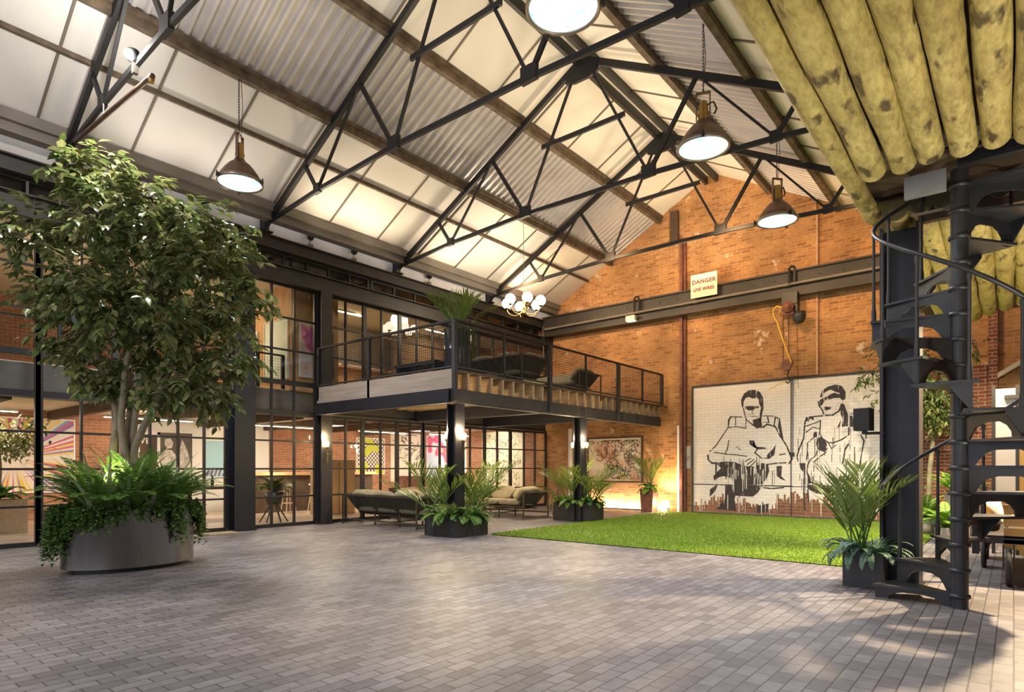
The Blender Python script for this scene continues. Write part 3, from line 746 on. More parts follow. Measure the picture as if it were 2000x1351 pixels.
# ================================================================ mural
POLY = [[(-5.348, 2.927), (-5.271, 3.076), (-5.157, 3.145), (-5.007, 3.146), (-4.883, 3.085), (-4.809, 2.94), (-4.797, 2.661), (-4.834, 2.638), (-4.895, 2.768), (-4.92, 2.897), (-4.957, 2.951), (-5.057, 2.932), (-5.157, 2.978), (-5.233, 2.958), (-5.284, 2.871), (-5.297, 2.691), (-5.335, 2.771)], [(-5.271, 2.741), (-5.157, 2.754), (-4.908, 2.731), (-4.908, 2.693), (-5.007, 2.673), (-5.057, 2.638), (-5.157, 2.644), (-5.233, 2.687)], [(-5.057, 2.395), (-4.908, 2.444), (-4.846, 2.207), (-4.957, 2.181), (-5.044, 2.28)], [(-5.145, 1.886), (-5.032, 1.883), (-5.052, 1.756), (-4.945, 1.657), (-4.712, 1.672), (-4.773, 1.704), (-5.057, 1.735), (-5.132, 1.783)], [(-4.712, 1.521), (-4.567, 1.669), (-4.507, 1.768), (-4.543, 1.519), (-4.663, 1.42), (-4.834, 1.434), (-4.712, 1.458)], [(-4.519, 2.456), (-4.412, 2.413), (-4.388, 2.238), (-4.329, 1.888), (-4.376, 1.939), (-4.459, 2.191), (-4.447, 2.365)], [(-5.992, 1.326), (-5.752, 1.364), (-5.516, 1.349), (-5.259, 1.245), (-5.007, 1.232), (-4.834, 1.32), (-4.687, 1.294), (-4.663, 1.118), (-4.712, 0.966), (-4.834, 0.788), (-5.516, 0.763), (-5.568, 0.906), (-5.725, 0.983), (-5.858, 0.982), (-6.046, 0.874), (-6.06, 0.98), (-5.979, 1.074), (-5.858, 1.193)], [(-5.752, 0.746), (-4.834, 0.75), (-4.933, 0.583), (-5.057, 0.477), (-5.49, 0.49), (-5.516, 0.385), (-5.464, 0.101), (-5.992, 0.131), (-5.778, 0.377), (-5.752, 0.588)], [(-4.495, 1.243), (-4.364, 1.243), (-4.381, 0.995), (-4.27, 0.884), (-4.4, 0.932), (-4.483, 1.006)], [(-6.033, 0.727), (-5.952, 0.756), (-6.006, 0.608), (-6.155, 0.445), (-6.155, 0.632)], [(-4.957, 0.251), (-4.663, 0.325), (-4.7, 0.11), (-4.957, 0.073)], [(-3.52, 2.855), (-3.472, 3.009), (-3.341, 3.089), (-3.177, 3.127), (-3.061, 3.079), (-2.981, 2.944), (-2.981, 2.791), (-3.038, 2.744), (-3.107, 2.813), (-3.107, 2.928), (-3.177, 2.947), (-3.294, 3.02), (-3.412, 2.965), (-3.472, 2.852)], [(-3.544, 2.674), (-3.52, 2.79), (-3.46, 2.825), (-3.377, 2.858), (-3.294, 2.904), (-3.212, 2.936), (-3.107, 2.89), (-3.107, 2.813), (-3.247, 2.81), (-3.306, 2.788), (-3.365, 2.805), (-3.424, 2.757), (-3.472, 2.669), (-3.52, 2.646)], [(-3.424, 2.627), (-3.341, 2.614), (-3.271, 2.609), (-3.294, 2.567), (-3.388, 2.534), (-3.412, 2.561)], [(-3.073, 2.669), (-3.015, 2.665), (-2.935, 2.43), (-2.924, 2.149), (-3.061, 2.142), (-3.038, 2.308), (-3.084, 2.439)], [(-3.073, 2.31), (-3.165, 2.108), (-3.096, 2.157)], [(-2.901, 2.39), (-2.788, 2.372), (-2.755, 2.269), (-2.766, 2.13), (-2.901, 2.136)], [(-3.58, 1.889), (-3.508, 1.926), (-3.388, 1.831), (-3.353, 1.622), (-3.436, 1.571), (-3.556, 1.626), (-3.604, 1.758)], [(-3.652, 2.049), (-3.58, 2.046), (-3.58, 1.941), (-3.64, 1.904), (-3.664, 1.97)], [(-3.787, 1.1), (-3.725, 0.969), (-3.713, 0.837), (-3.787, 0.809)], [(-3.799, 0.809), (-3.532, 0.774), (-3.294, 0.727), (-2.97, 0.734), (-2.97, 0.568), (-3.341, 0.557), (-3.604, 0.602), (-3.787, 0.703)], [(-3.972, 1.313), (-3.836, 1.313), (-3.836, 1.1), (-3.853, 0.622), (-3.883, 0.621), (-3.883, 1.1), (-3.947, 1.18)], [(-3.823, 2.4), (-3.725, 2.421), (-3.652, 2.412), (-3.657, 2.312), (-3.725, 2.369), (-3.762, 2.291), (-3.811, 2.32), (-3.836, 2.241), (-3.853, 2.295)]]
STROKE = [(0.024, [(-5.284, 2.69), (-5.259, 2.56), (-5.221, 2.416), (-5.082, 2.294), (-4.957, 2.192)]), (0.049, [(-4.834, 2.663), (-4.858, 2.538), (-4.878, 2.386), (-4.854, 2.208)]), (0.016, [(-5.12, 2.488), (-5.007, 2.49), (-4.945, 2.466)]), (0.014, [(-5.057, 2.625), (-5.082, 2.563), (-5.037, 2.542)]), (0.014, [(-5.157, 2.554), (-5.12, 2.526)]), (0.043, [(-5.673, 2.255), (-5.659, 2.425), (-5.607, 2.506)]), (0.024, [(-5.607, 2.506), (-5.335, 2.486)]), (0.022, [(-5.49, 2.495), (-5.485, 2.286)]), (0.022, [(-4.809, 2.489), (-4.567, 2.466)]), (0.032, [(-4.519, 2.444), (-4.543, 2.245)]), (0.027, [(-4.7, 2.453), (-4.67, 2.313)]), (0.019, [(-4.809, 2.332), (-4.663, 2.313)]), (0.024, [(-5.673, 2.242), (-5.831, 2.011), (-5.992, 1.777), (-6.155, 1.621)]), (0.022, [(-5.673, 2.229), (-5.464, 2.246), (-5.221, 2.197)]), (0.019, [(-5.221, 2.403), (-5.233, 2.224)]), (0.035, [(-4.809, 2.206), (-4.712, 2.277), (-4.519, 2.206), (-4.4, 1.965), (-4.259, 1.738), (-4.184, 1.539), (-4.131, 1.415), (-4.2, 1.305)]), (0.024, [(-5.659, 1.901), (-5.699, 1.666), (-5.752, 1.582)]), (0.022, [(-6.046, 1.606), (-5.699, 1.547), (-5.464, 1.531), (-5.208, 1.492)]), (0.035, [(-6.21, 1.528), (-6.196, 1.407), (-6.101, 1.321), (-5.979, 1.326)]), (0.019, [(-5.246, 1.361), (-5.107, 1.437)]), (0.019, [(-5.195, 1.283), (-5.027, 1.41)]), (0.019, [(-5.152, 1.206), (-4.977, 1.372)]), (0.019, [(-5.057, 1.193), (-4.92, 1.32)]), (0.03, [(-4.712, 1.282), (-4.495, 1.313), (-4.27, 1.322)]), (0.038, [(-5.992, 1.299), (-5.992, 1.06)]), (0.024, [(-4.957, 1.652), (-5.007, 1.576), (-4.834, 1.434)]), (0.016, [(-5.464, 1.739), (-5.361, 1.659)]), (0.032, [(-4.809, 0.712), (-4.615, 0.691), (-4.329, 0.722)]), (0.022, [(-4.423, 1.517), (-4.282, 1.54)]), (0.027, [(-6.6, 0.766), (-4.119, 0.756)]), (0.024, [(-3.556, 2.753), (-3.532, 2.647), (-3.472, 2.565), (-3.436, 2.445)]), (0.03, [(-3.4, 2.425), (-3.247, 2.422), (-3.107, 2.517), (-3.061, 2.668)]), (0.027, [(-3.46, 2.415), (-3.628, 2.411), (-3.787, 2.38), (-3.848, 2.269), (-3.873, 1.898), (-3.972, 1.66), (-4.022, 1.474), (-3.997, 1.367)]), (0.024, [(-3.508, 2.305), (-3.52, 1.992), (-3.46, 1.885), (-3.341, 1.791), (-3.247, 1.775), (-3.061, 1.847), (-2.913, 1.958), (-2.913, 2.123)]), (0.021, [(-3.823, 2.188), (-3.652, 2.246), (-3.508, 2.305)]), (0.021, [(-3.823, 2.042), (-3.677, 2.155), (-3.532, 2.123)]), (0.024, [(-3.762, 1.815), (-3.652, 1.917)]), (0.024, [(-3.787, 1.789), (-3.787, 1.577), (-3.811, 1.392)]), (0.021, [(-3.58, 1.6), (-3.604, 1.495), (-3.725, 1.391), (-3.787, 1.259), (-3.799, 1.1)]), (0.024, [(-3.652, 1.338), (-3.508, 1.468), (-3.377, 1.57)]), (0.027, [(-3.799, 1.1), (-3.75, 0.889), (-3.628, 0.812), (-3.294, 0.766), (-3.131, 0.846), (-3.073, 0.95)]), (0.036, [(-3.873, 0.622), (-3.843, 0.198)]), (0.03, [(-3.782, 0.677), (-3.762, 0.386)]), (0.033, [(-2.924, 1.741), (-2.992, 1.615), (-3.038, 1.309)]), (0.024, [(-2.677, 1.937), (-2.61, 1.809), (-2.643, 1.609), (-2.699, 1.231)]), (0.024, [(-2.577, 2.034), (-2.566, 1.858)]), (0.015, [(-4.327, 0.746), (-2.97, 0.759)]), (0.021, [(-2.879, 2.427), (-2.744, 2.432)]), (0.018, [(-3.341, 1.778), (-3.271, 1.646), (-3.177, 1.722)])]
def mural_white():
    m, nt, b = new_mat('whitewashed_brick')
    v = coord(nt, 'Object', 'xzy')
    br = N(nt, 'ShaderNodeTexBrick')
    for k_, x in (('Scale', 1), ('Mortar Size', .006), ('Mortar Smooth', .4), ('Brick Width', .225), ('Row Height', .075)): br.inputs[k_].default_value = x
    br.inputs['Color1'].default_value = (.88, .80, .76, 1); br.inputs['Color2'].default_value = (.82, .74, .70, 1); br.inputs['Mortar'].default_value = (.70, .60, .55, 1)
    nt.links.new(v, br.inputs['Vector'])
    n = noise(nt, v, 2.5, 7, .7)
    c = mix(nt, br.outputs[0], (.55, .45, .38), ramp(nt, n, [(.62, (0, 0, 0)), (.8, (.6, .6, .6))]))
    nt.links.new(c, b.inputs['Base Color']); b.inputs['Roughness'].default_value = .7
    inv = N(nt, 'ShaderNodeInvert'); nt.links.new(br.outputs['Fac'], inv.inputs[1]); bump(nt, b, inv.outputs[0], .008, .4)
    return m
YMU = 15.72
t = thing('mural_panel', 'large whitewashed mural panel with two black stencilled sitters in sunglasses', 'mural', (0, 0, 0))
X0, X1, ZT = -6.6, -1.95, 3.32
MB().bx(X0, X1, YMU, YG - .01, .03, ZT).build('panel', mural_white(), t)
MB().bx(X0 - .05, X0, YMU - .02, YG, 0, ZT + .05).bx(X0, X1, YMU - .02, YG, ZT, ZT + .05).bx(X1, X1 + .05, YMU - .02, YG, 0, ZT + .05).bx(X0, X1, YMU - .02, YG, 0, .04).build('frame', M['greysteel'], t)
INK = mat('stencil_black', (.045, .035, .038), .75, 0, 12, .5)
def worn_ink():
    m, nt, b = new_mat('worn_stencil_ink')
    b.inputs['Base Color'].default_value = (.05, .038, .04, 1); b.inputs['Roughness'].default_value = .75
    v = coord(nt, 'Object', None, (1, 1, .35)); n1 = noise(nt, v, 22, 6, .75); n2 = noise(nt, coord(nt, 'Object', None, (1, 1, .08)), 30, 3)
    f = ramp(nt, mix(nt, n1, n2, .5), [(.55, (1, 1, 1)), (.62, (0, 0, 0))]); nt.links.new(f, b.inputs['Alpha'])
    return m
WORN = worn_ink()
RAW = brick_mat('bare_brick_drips', 'xzy', (.34, .15, .085), (.25, .10, .055), (.38, .25, .18))
WH = mat('white_drip', (.78, .71, .66), .7)
rr = random.Random(3)
# bare brick along the foot, its top edge ragged with runs
def foot(x):
    if x < -4.5: z = .36 + .1 * math.sin(3 * x)
    elif x < -3.9: z = .55
    else: z = .6 - .17 * (x + 4.2)
    return z
poly = [(X0 + .01, .045)]; top = []; x = X0 + .01
while x < X1 - .02:
    h = max(.2, foot(x) + rr.uniform(-.14, .1)); w = rr.uniform(.02, .06)
    top += [(x, h), (min(x + w, X1 - .01), h - rr.uniform(0, .03))]; x += w
m = MB()
for i in range(0, len(top) - 1):
    (xa, za), (xb, zb) = top[i], top[i + 1]
    if xb - xa > 1e-4: m.prism([(xa, .045), (xb, .045), (xb, zb), (xa, za)], 'y', YMU - .002, YMU + .001)
m.build('bare_brick_foot', RAW, t)
def stroke(m, pts, w, y):
    for a, b in zip(pts, pts[1:]):
        d = Vector((b[0] - a[0], b[1] - a[1])); L = d.length
        if L < 1e-5: continue
        d /= L; n_ = Vector((-d.y, d.x)) * w / 2; wj = 1 + .3 * math.sin(a[0] * 57 + a[1] * 31)
        pa, pb = Vector(a) - d * w * .3, Vector(b) + d * w * .3
        m.prism([tuple(pa - n_ * wj), tuple(pb - n_), tuple(pb + n_), tuple(pa + n_ * wj)], 'y', y - .003, YMU + .001)
for nm, lo, hi in (('stencil_man', -9, -4.19), ('stencil_woman', -4.19, 0)):
    m = MB()
    for i, p in enumerate(POLY):
        if lo < p[0][0] <= hi: m.prism(p, 'y', YMU - .004 - .0003 * (i % 7), YMU + .001)
    for w, p in STROKE:
        if lo < p[0][0] <= hi: stroke(m, p, w, YMU - .003)
    # runs of black paint below the drawn shapes
    zone = [(-6.0, -4.5, .9, 1.5, 26), ] if nm == 'stencil_man' else [(-4.0, -2.6, .9, 2.2, 55)]
    for xa, xb, za, zb, cnt in zone:
        for i in range(cnt):
            x = rr.uniform(xa, xb); z = rr.uniform(za, zb); L = rr.uniform(.1, .45); w = rr.uniform(.004, .011)
            m.prism([(x - w, z), (x + w, z), (x + w * .7, z - L), (x - w * .7, z - L)], 'y', YMU - .002, YMU + .001)
    m.build(nm, WORN, t)
m = MB()
for i in range(34):
    x = rr.uniform(-5.75, -4.75); z = rr.uniform(1.0, 1.35); L = rr.uniform(.12, .5); w = rr.uniform(.005, .016)
    m.prism([(x - w, z), (x + w, z), (x + w * .6, z - L), (x - w * .6, z - L)], 'y', YMU - .0075, YMU + .001)
for i in range(46):
    x = rr.uniform(X0 + .1, X1 - .1); z = foot(x) + .05; L = rr.uniform(.1, .5); w = rr.uniform(.005, .013)
    m.prism([(x - w, z), (x + w, z), (x + w * .6, max(.06, z - L)), (x - w * .6, max(.06, z - L))], 'y', YMU - .006, YMU + .001)
m.build('white_drip_marking', WH, t, 'stuff')
m = MB().tube([(-4.15, YMU - .02, .05), (-4.15, YMU - .02, ZT)], .011, 6).tube([(-4.11, YMU - .02, 1.5), (-4.11, YMU - .02, ZT)], .009, 6)
m.box((-4.12, YMU - .03, 1.52), (.09, .05, .09)); m.build('conduit', M['greysteel'], t)

# ================================================================ crane beam on the gable
YB = YG - .3
t = thing('crane_beam', 'long riveted steel crane beam across the gable wall', 'beam', (0, 0, 0))
MB().bx(-11.45, -.3, YB - .02, YB + .02, 5.32, 5.88).build('web', M['greysteel'], t)
MB().bx(-11.45, -.3, YB - .1, YB + .1, 5.86, 5.9).build('top_flange', M['greysteel'], t)
MB().bx(-11.45, -.3, YB - .1, YB + .1, 5.28, 5.33).build('bottom_flange', M['greysteel'], t)
m = MB()
for i in range(22): m.box((-11 + i * .5, YB - .03, 5.72), (.03, .03, .03))
m.build('rivet_row', M['greysteel'], t)
struct(MB().bx(-11.6, -11.3, YB - .15, YG, 5.0, 5.3).build('trim_50', M['steel']))
t = thing('conduit_pipe', 'grey conduit pipe clipped along the face of the crane beam', 'pipe', (0, 0, 0))
m = MB().tube([(-11.3, YB - .14, 5.5), (-1.2, YB - .14, 5.58)], .032, 10)
for x in (-6.45, -8.3, -4.2): m.tube([(x - .06, YB - .14, 5.5 + (x + 11.3) * .0079), (x + .06, YB - .14, 5.5 + (x + 11.3) * .0079)], .042, 10)
m.build('pipe', M['gutter'], t)
MB().tube([(-11.3, YB - .14, 5.5), (-11.36, YB - .14, 5.6), (-11.42, YB - .1, 5.48), (-11.36, YB - .12, 5.36), (-11.38, YB - .12, 4.6)], .022, 8).build('end_coil', M['bar'], t)
def hanger(x, label):
    t = thing('beam_clamp', label, 'clamp', (x, 0, 0))
    MB().tube([(0, YB - .16, 5.56), (0, YB - .16, 5.92), (.03, YB - .13, 5.97), (.08, YB - .1, 5.97), (.11, YB - .1, 5.9)], .03, 8).build('hook_bar', M['truss'], t)
    MB().bx(.08, .13, YB - .13, YB - .1, 5.6, 5.9).build('back_strap', M['truss'], t)
hanger(-8.2, 'black clamp over the crane beam above the white floodlight box')
hanger(-4.12, 'black clamp over the crane beam above the chain hoist')
t = thing('floodlight_box', 'small white floodlight box fixed under the crane beam pipe', 'floodlight', (-8.3, YB - .16, 5.38))
MB().bx(-.14, .14, -.07, .05, -.07, .07).build('body', M['white'], t); MB().bx(-.12, .12, -.06, .04, -.075, -.069).build('diffuser', M['strip'], t)
# sign
t = thing('danger_sign', 'cream sign reading DANGER LIVE WIRES in dark red letters', 'sign', (-6.2, YB - .185, 5.92))
MB().bx(-.35, .35, 0, .02, -.3, .3).build('board', M['signcream'], t)
def text(s, loc, size, mt, parent, rot=(PI / 2, 0, 0), bold=.0, name='lettering', sx=1, ex=.002):
    cu = bpy.data.curves.new(name, 'FONT'); cu.body = s; cu.size = size; cu.align_x = 'CENTER'; cu.align_y = 'CENTER'; cu.extrude = ex; cu.offset = bold; cu.space_character = 1.12
    o = bpy.data.objects.new(name, cu); C.objects.link(o); o.data.materials.append(mt); o.location = loc; 
    me = bpy.data.meshes.new_from_object(o.evaluated_get(bpy.context.evaluated_depsgraph_get())); bpy.data.objects.remove(o)
    o = bpy.data.objects.new(name, me); C.objects.link(o); o.location = loc; o.rotation_euler = rot; o.scale = (sx, 1, 1); o.parent = parent
    return o
text('DANGER', (0, -.002, .1), .145, M['signred'], t, bold=.005)
text('LIVE WIRES', (0, -.002, -.1), .115, M['signred'], t, bold=.0045, sx=.86)
m = MB()
for x in (-.05, .06): m.cyl((0, 0, 0), .007, -.002, .002, 8); m.v[-32:] = [(x + p[0], p[2] - .001, -.2 + p[1]) for p in m.v[-32:]]
m.build('screw', M['signred'], t)
# hoist
t = thing('chain_hoist', 'rusty electric chain hoist hanging from the crane beam with hook and yellow cable', 'hoist', (-4.15, YB - .2, 4.98))
q = Euler((PI / 2, 0, .3)).to_matrix()
m = MB().lathe((0, 0, 0), [(.001, .22), (.05, .22), (.05, .19), (.11, .185), (.13, .15), (.13, -.16), (.1, -.2), (.001, -.2)], 22); m.v = [tuple(q @ Vector(p)) for p in m.v]
m.build('motor', M['rust'], t)
MB().bx(-.12, .14, -.06, .1, -.17, -.06).bx(-.16, -.06, -.05, .05, -.15, -.1).build('gearbox', M['rust'], t)
MB().bx(-.12, .22, -.04, .2, .08, .36).bx(.05, .22, -.02, .2, -.1, .1).build('trolley', M['steel'], t)
m = MB().lathe((.24, .06, -.22), [(.001, -.17), (.08, -.16), (.13, -.1), (.15, 0), (.15, .1), (.14, .1), (.13, -.02), (.001, -.1)], 18); m.build('chain_bucket', M['zinc'], t)
m = MB(); chain(m, -.09, -.02, -1.25, -.15); m.build('chain', M['chain'], t)
m = MB(); chain(m, .03, -.02, -1.25, -.15); m.build('chain', M['chain'], t)
MB().prism([(-.14, -1.4), (-.06, -1.5), (.06, -1.45), (.13, -1.3), (.08, -1.22), (-.1, -1.22)], 'y', -.05, .03).build('hook_block', M['rust'], t)
MB().tube([(.04, -.02, -1.45), (0, -.02, -1.58), (.02, -.02, -1.66), (.06, -.02, -1.72), (.02, -.02, -1.78), (-.04, -.02, -1.74)], .018, 8).build('hook', M['chain'], t)
MB().tube([(-.1, -.1, .0), (-.2, -.12, .06), (-.3, -.1, .0), (-.3, -.08, -.15), (-.22, -.08, -.3), (-.1, -.08, -.7), (.06, -.08, -1.2), (.1, -.06, -1.3)], .014, 6).build('yellow_cable', M['yellow'], t)
MB().tube([(.0, -.05, -1.72), (-.15, -.08, -1.78), (-.4, -.1, -1.92)], .012, 6).build('yellow_tail', M['yellow'], t)
MB().tube([(.2, .05, -.35), (.21, .12, -1.9)], .005, 5).build('pull_cord', M['chain'], t)

# ================================================================ canvases on the brick
def canvas_mat(name, fn):
    m, nt, b = new_mat(name); v = coord(nt, 'Object'); c = fn(nt, v); nt.links.new(c, b.inputs['Base Color']); b.inputs['Roughness'].default_value = .6
    return m
def f_scrib(nt, v):
    a = ramp(nt, noise(nt, v, 1.6, 3), [(.3, (.75, .62, .25)), (.42, (.85, .78, .6)), (.55, (.8, .5, .35)), (.7, (.62, .28, .13))])
    return a
def scribble(m, x0, x1, z0, z1, n, y, seed, w=.012, seg=5, axis='y', step=.14):
    rr = random.Random(seed)
    for i in range(n):
        x = rr.uniform(x0, x1); z = rr.uniform(z0, z1); a = rr.uniform(0, 6.28)
        pts = [(x, z)]
        for k in range(seg):
            a += rr.uniform(-1.1, 1.1); x += math.cos(a) * rr.uniform(.3, 1) * step; z += math.sin(a) * rr.uniform(.3, 1) * step
            x = min(max(x, x0), x1); z = min(max(z, z0), z1); pts.append((x, z))
        for p, q in zip(pts, pts[1:]):
            d = Vector((q[0] - p[0], q[1] - p[1])); L = d.length
            if L < .01: continue
            d /= L; nn = Vector((-d.y, d.x)) * w * rr.uniform(.4, 1.1) * .5
            P_ = [Vector(p) - nn, Vector(q) - nn, Vector(q) + nn, Vector(p) + nn]
            m.prism([tuple(c) for c in P_], axis, y - .002, y + .002)
    return m
t = thing('framed_canvas', 'framed canvas of tangled black scribbles over orange and cream', 'painting', (0, 0, 0))
yc = YG - .05
MB().bx(-9.95, -8.2, yc, YG - .005, .82, 2.06).build('canvas', canvas_mat('scribble_ground', f_scrib), t)
MB().bx(-10.0, -9.95, yc - .03, YG, .77, 2.11).bx(-8.2, -8.15, yc - .03, YG, .77, 2.11).bx(-9.95, -8.2, yc - .03, YG, .77, .82).bx(-9.95, -8.2, yc - .03, YG, 2.06, 2.11).build('frame', M['darkwood'], t)
m = scribble(MB(), -9.4, -8.24, .88, 2.0, 120, yc - .002, 5, .015, 6, 'y', .1); scribble(m, -9.9, -9.3, 1.4, 2.0, 16, yc - .002, 6, .015, 5, 'y', .1); m.build('brushwork', INK, t, 'stuff')
t = thing('white_notice_panel', 'small off-white panel with a black figure and scribble, between palm and mural', 'panel', (-6.9, YG - .03, 1.48))
MB().bx(-.16, .16, 0, .03, -.3, .3).build('board', M['plaster'], t)
text('7', (-.06, -.002, -.05), .16, INK, t, bold=.004)
m = scribble(MB(), .0, .13, -.1, .03, 7, -.002, 9, .008, 5, 'y', .06); m.build('scribble', INK, t)
# LED strip at the foot of the gable wall
t = thing('led_strip', 'bright strip light laid along the foot of the brick gable', 'strip light', (0, 0, 0))
MB().bx(-10.2, -7.65, YG - .16, YG - .12, .0, .035).build('profile', M['gutter'], t); MB().bx(-10.2, -7.65, YG - .118, YG - .1, .02, .045).build('diffuser', M['strip'], t)
light('AREA', (-8.9, YG - .14, .06), 24, (1, .82, .6), 2.5, (-8.9, YG + .1, .6), sy=.04)
t = thing('floor_uplight', 'dazzling square floor uplight beside the potted palm at the mural edge', 'uplight', (-7.35, YG - .3, 0))
MB().bx(-.09, .09, -.09, .09, .0, .12).build('body', M['white'], t); MB().bx(-.08, .08, -.08, .08, .12, .3).build('glowing_shade', emit('uplight_shade', (1, .82, .55), 10), t)
light('SPOT', (-7.35, YG - .34, .36), 110, ORANGE, .08, (-7.1, YG + .25, 3.5), 110, .7)
light('POINT', (-7.35, YG - .5, .25), 10, (1, .8, .5), .08)
# warm wash on the gable from added spots that have no fixtures
for x in (-10.2, -7.4, -4.6, -1.9): light('SPOT', (x, 12.4, 6.0), 140, ORANGE, .15, (x + .2, YG, 6.0), 125, .9)

# ================================================================ plant builders
def leaf(m, p, d, n, L, W, fold=.18, curl=.0):
    """one pointed leaf: base p, direction d, normal n"""
    d = d.normalized(); s = d.cross(n)
    if s.length < 1e-4: s = d.orthogonal()
    s.normalize(); u = s.cross(d)
    a = p + d * L * .35 + s * W * .5 + u * fold * W; b = p + d * L * .35 - s * W * .5 + u * fold * W
    a2 = p + d * L * .7 + s * W * .36 + u * (fold * W - curl * L * .4); b2 = p + d * L * .7 - s * W * .36 + u * (fold * W - curl * L * .4)
    c = p + d * L * .35; c2 = p + d * L * .7 - u * curl * L * .4; e = p + d * L - u * curl * L
    m.add([p, a, a2, e, b2, b, c, c2], [(0, 1, 6), (0, 6, 5), (6, 1, 2, 7), (5, 6, 7, 4), (7, 2, 3), (7, 3, 4)], True)
def frond(m, st, base, az, elev, L, arch, n, ll, lw, rr, tw=.9, start=.25, vshape=.35, droop=.5, stem=.008):
    """a feather frond: curved midrib (into st) with leaflets (into m)"""
    pts = []; p = Vector(base); e = elev; K = 14
    for i in range(K + 1):
        pts.append(p.copy())
        d = Vector((math.cos(az) * math.cos(e), math.sin(az) * math.cos(e), math.sin(e))); p = p + d * (L / K); e -= arch / K * (.4 + 1.2 * i / K)
    st.tube(pts, [stem * (1 - .8 * i / K) for i in range(K + 1)], 5, False)
    for i in range(n):
        s = start + (1 - start) * (i + .5) / n; f = s * K; j = min(int(f), K - 1); q = pts[j].lerp(pts[j + 1], f - j)
        d = (pts[j + 1] - pts[j]).normalized(); side = d.cross(Vector((0, 0, 1))); side = side.normalized() if side.length > .01 else Vector((math.sin(az), -math.cos(az), 0))
        up = side.cross(d); w = math.sin(PI * min(1, max(.06, (s - start) / (1 - start) * .9 + .1))) ** .6
        for sg in (-1, 1):
            dd = d * (.55 + .5 * s) + side * sg * tw + up * vshape + Vector((rr.uniform(-.1, .1), rr.uniform(-.1, .1), rr.uniform(-.12, .05)))
            leaf(m, q, dd, up, ll * w * rr.uniform(.85, 1.1), lw, .12, droop * rr.uniform(.5, 1.3) * .5)
def palm(parent, x, y, z, h, n, seed, spread=.5, mt='palm', stems=True, ll=.34, lw=.036, azr=None, name='palm_fronds'):
    rr = random.Random(seed); m = MB(); st = MB()
    for i in range(n):
        az = (azr[i % len(azr)] if azr else 2.4 * i) + rr.uniform(-.3, .3); e = rad(88) - spread * rr.uniform(.35, 1.1)
        L = h * rr.uniform(.72, 1.05)
        frond(m, st, (x + rr.uniform(-.06, .06), y + rr.uniform(-.06, .06), z), az, e, L, rr.uniform(.3, .85), 12, ll * rr.uniform(.9, 1.3), lw * .68, rr, .55, .33, .36, .42, .012)
    o = m.build(name, M[mt], parent); st.build('stems', M['fern'], parent); return o
def fern(m, st, x, y, z, n, L, rr, e0=.55, arch=1.9, ll=.085, lw=.03, azs=None, nl=22):
    for i in range(n):
        az = (rr.uniform(*azs) if azs else 2 * PI * i / n + rr.uniform(-.2, .2))
        frond(m, st, (x, y, z), az, e0 + rr.uniform(-.3, .5), L * rr.uniform(.75, 1.1), arch * rr.uniform(.8, 1.15), nl, ll, lw, rr, 1.25, .1, .1, .25, .004)
def trail(m, pts, n, L, rr, sz=.035, out=Vector((0, 0, 0))):
    """hanging runners with small leaves from the given rim points"""
    for p in pts:
        for k in range(n):
            q = Vector(p) + Vector((rr.uniform(-.05, .05), rr.uniform(-.05, .05), rr.uniform(-.02, .05)))
            d = Vector((q.x - out.x, q.y - out.y, 0)); d = d.normalized() if d.length > .01 else Vector((1, 0, 0))
            ln = L * rr.uniform(.35, 1.1); steps = int(ln / .028); q += d * .03
            for s in range(steps):
                q = q + Vector((rr.uniform(-.012, .012), rr.uniform(-.012, .012), -.026)) + d * .004 * (1 - s / max(1, steps))
                for _ in range(2):
                    dd = Vector((rr.uniform(-1, 1), rr.uniform(-1, 1), rr.uniform(-.8, .5))) + d * .5
                    leaf(m, q, dd, Vector((rr.uniform(-.3, .3), rr.uniform(-.3, .3), 1)), sz * rr.uniform(.7, 1.3), sz * .6, .1)
def blades(m, x, y, z, n, L, w, rr, e0=1.1, arch=.9):
    for i in range(n):
        az = rr.uniform(0, 2 * PI); e = e0 + rr.uniform(-.35, .35); p = Vector((x, y, z)); K = 6; prev = None; Lb = L * rr.uniform(.6, 1.1)
        vs = []
        for k in range(K + 1):
            d = Vector((math.cos(az) * math.cos(e), math.sin(az) * math.cos(e), math.sin(e))); s = Vector((-math.sin(az), math.cos(az), 0))
            ww = w * .5 * (1 - (k / K) ** 2 * .95); up = s.cross(d)
            vs += [p - s * ww + up * ww * .3, p + s * ww + up * ww * .3]; p = p + d * Lb / K; e -= arch / K
        m.add(vs, [(2 * k, 2 * k + 1, 2 * k + 3, 2 * k + 2) for k in range(K)], True)

# ================================================================ the big ficus in its oval steel planter
PX, PY = -8.33, 2.86
t = thing('oval_planter', 'big oval brushed steel planter overflowing with ferns around the ficus', 'planter', (PX, PY, 0), PI / 2)
A_, B_ = .71, .485          # long half-axis along the glazed wall
sx, sy = 1.0, B_ / A_
MB().lathe((0, 0, 0), [(A_, .05), (A_, .70), (A_ + .012, .705), (A_ + .012, .72), (A_ - .03, .72), (A_ - .03, .6)], 64, True, sx, sy).build('shell', M['stainless'], t)
MB().lathe((0, 0, 0), [(.001, 0.0), (A_ - .1, 0.0), (A_ - .1, .06), (.001, .06)], 40, False, sx, sy).build('plinth', M['black'], t)
MB().lathe((0, 0, 0), [(.001, .64), (A_ - .04, .62)], 40, False, sx, sy).build('soil', M['soil'], t)
rr = random.Random(21)
m = MB(); st = MB()
def ell(a, k=1): return (A_ * k * math.cos(a), B_ * k * math.sin(a))
for i in range(15):
    a = 2 * PI * i / 15; x, y = ell(a, .6); fern(m, st, x, y, .66, 7, .8, rr, 1.0, 1.35, .14, .021, (a - .9, a + .9), 28)
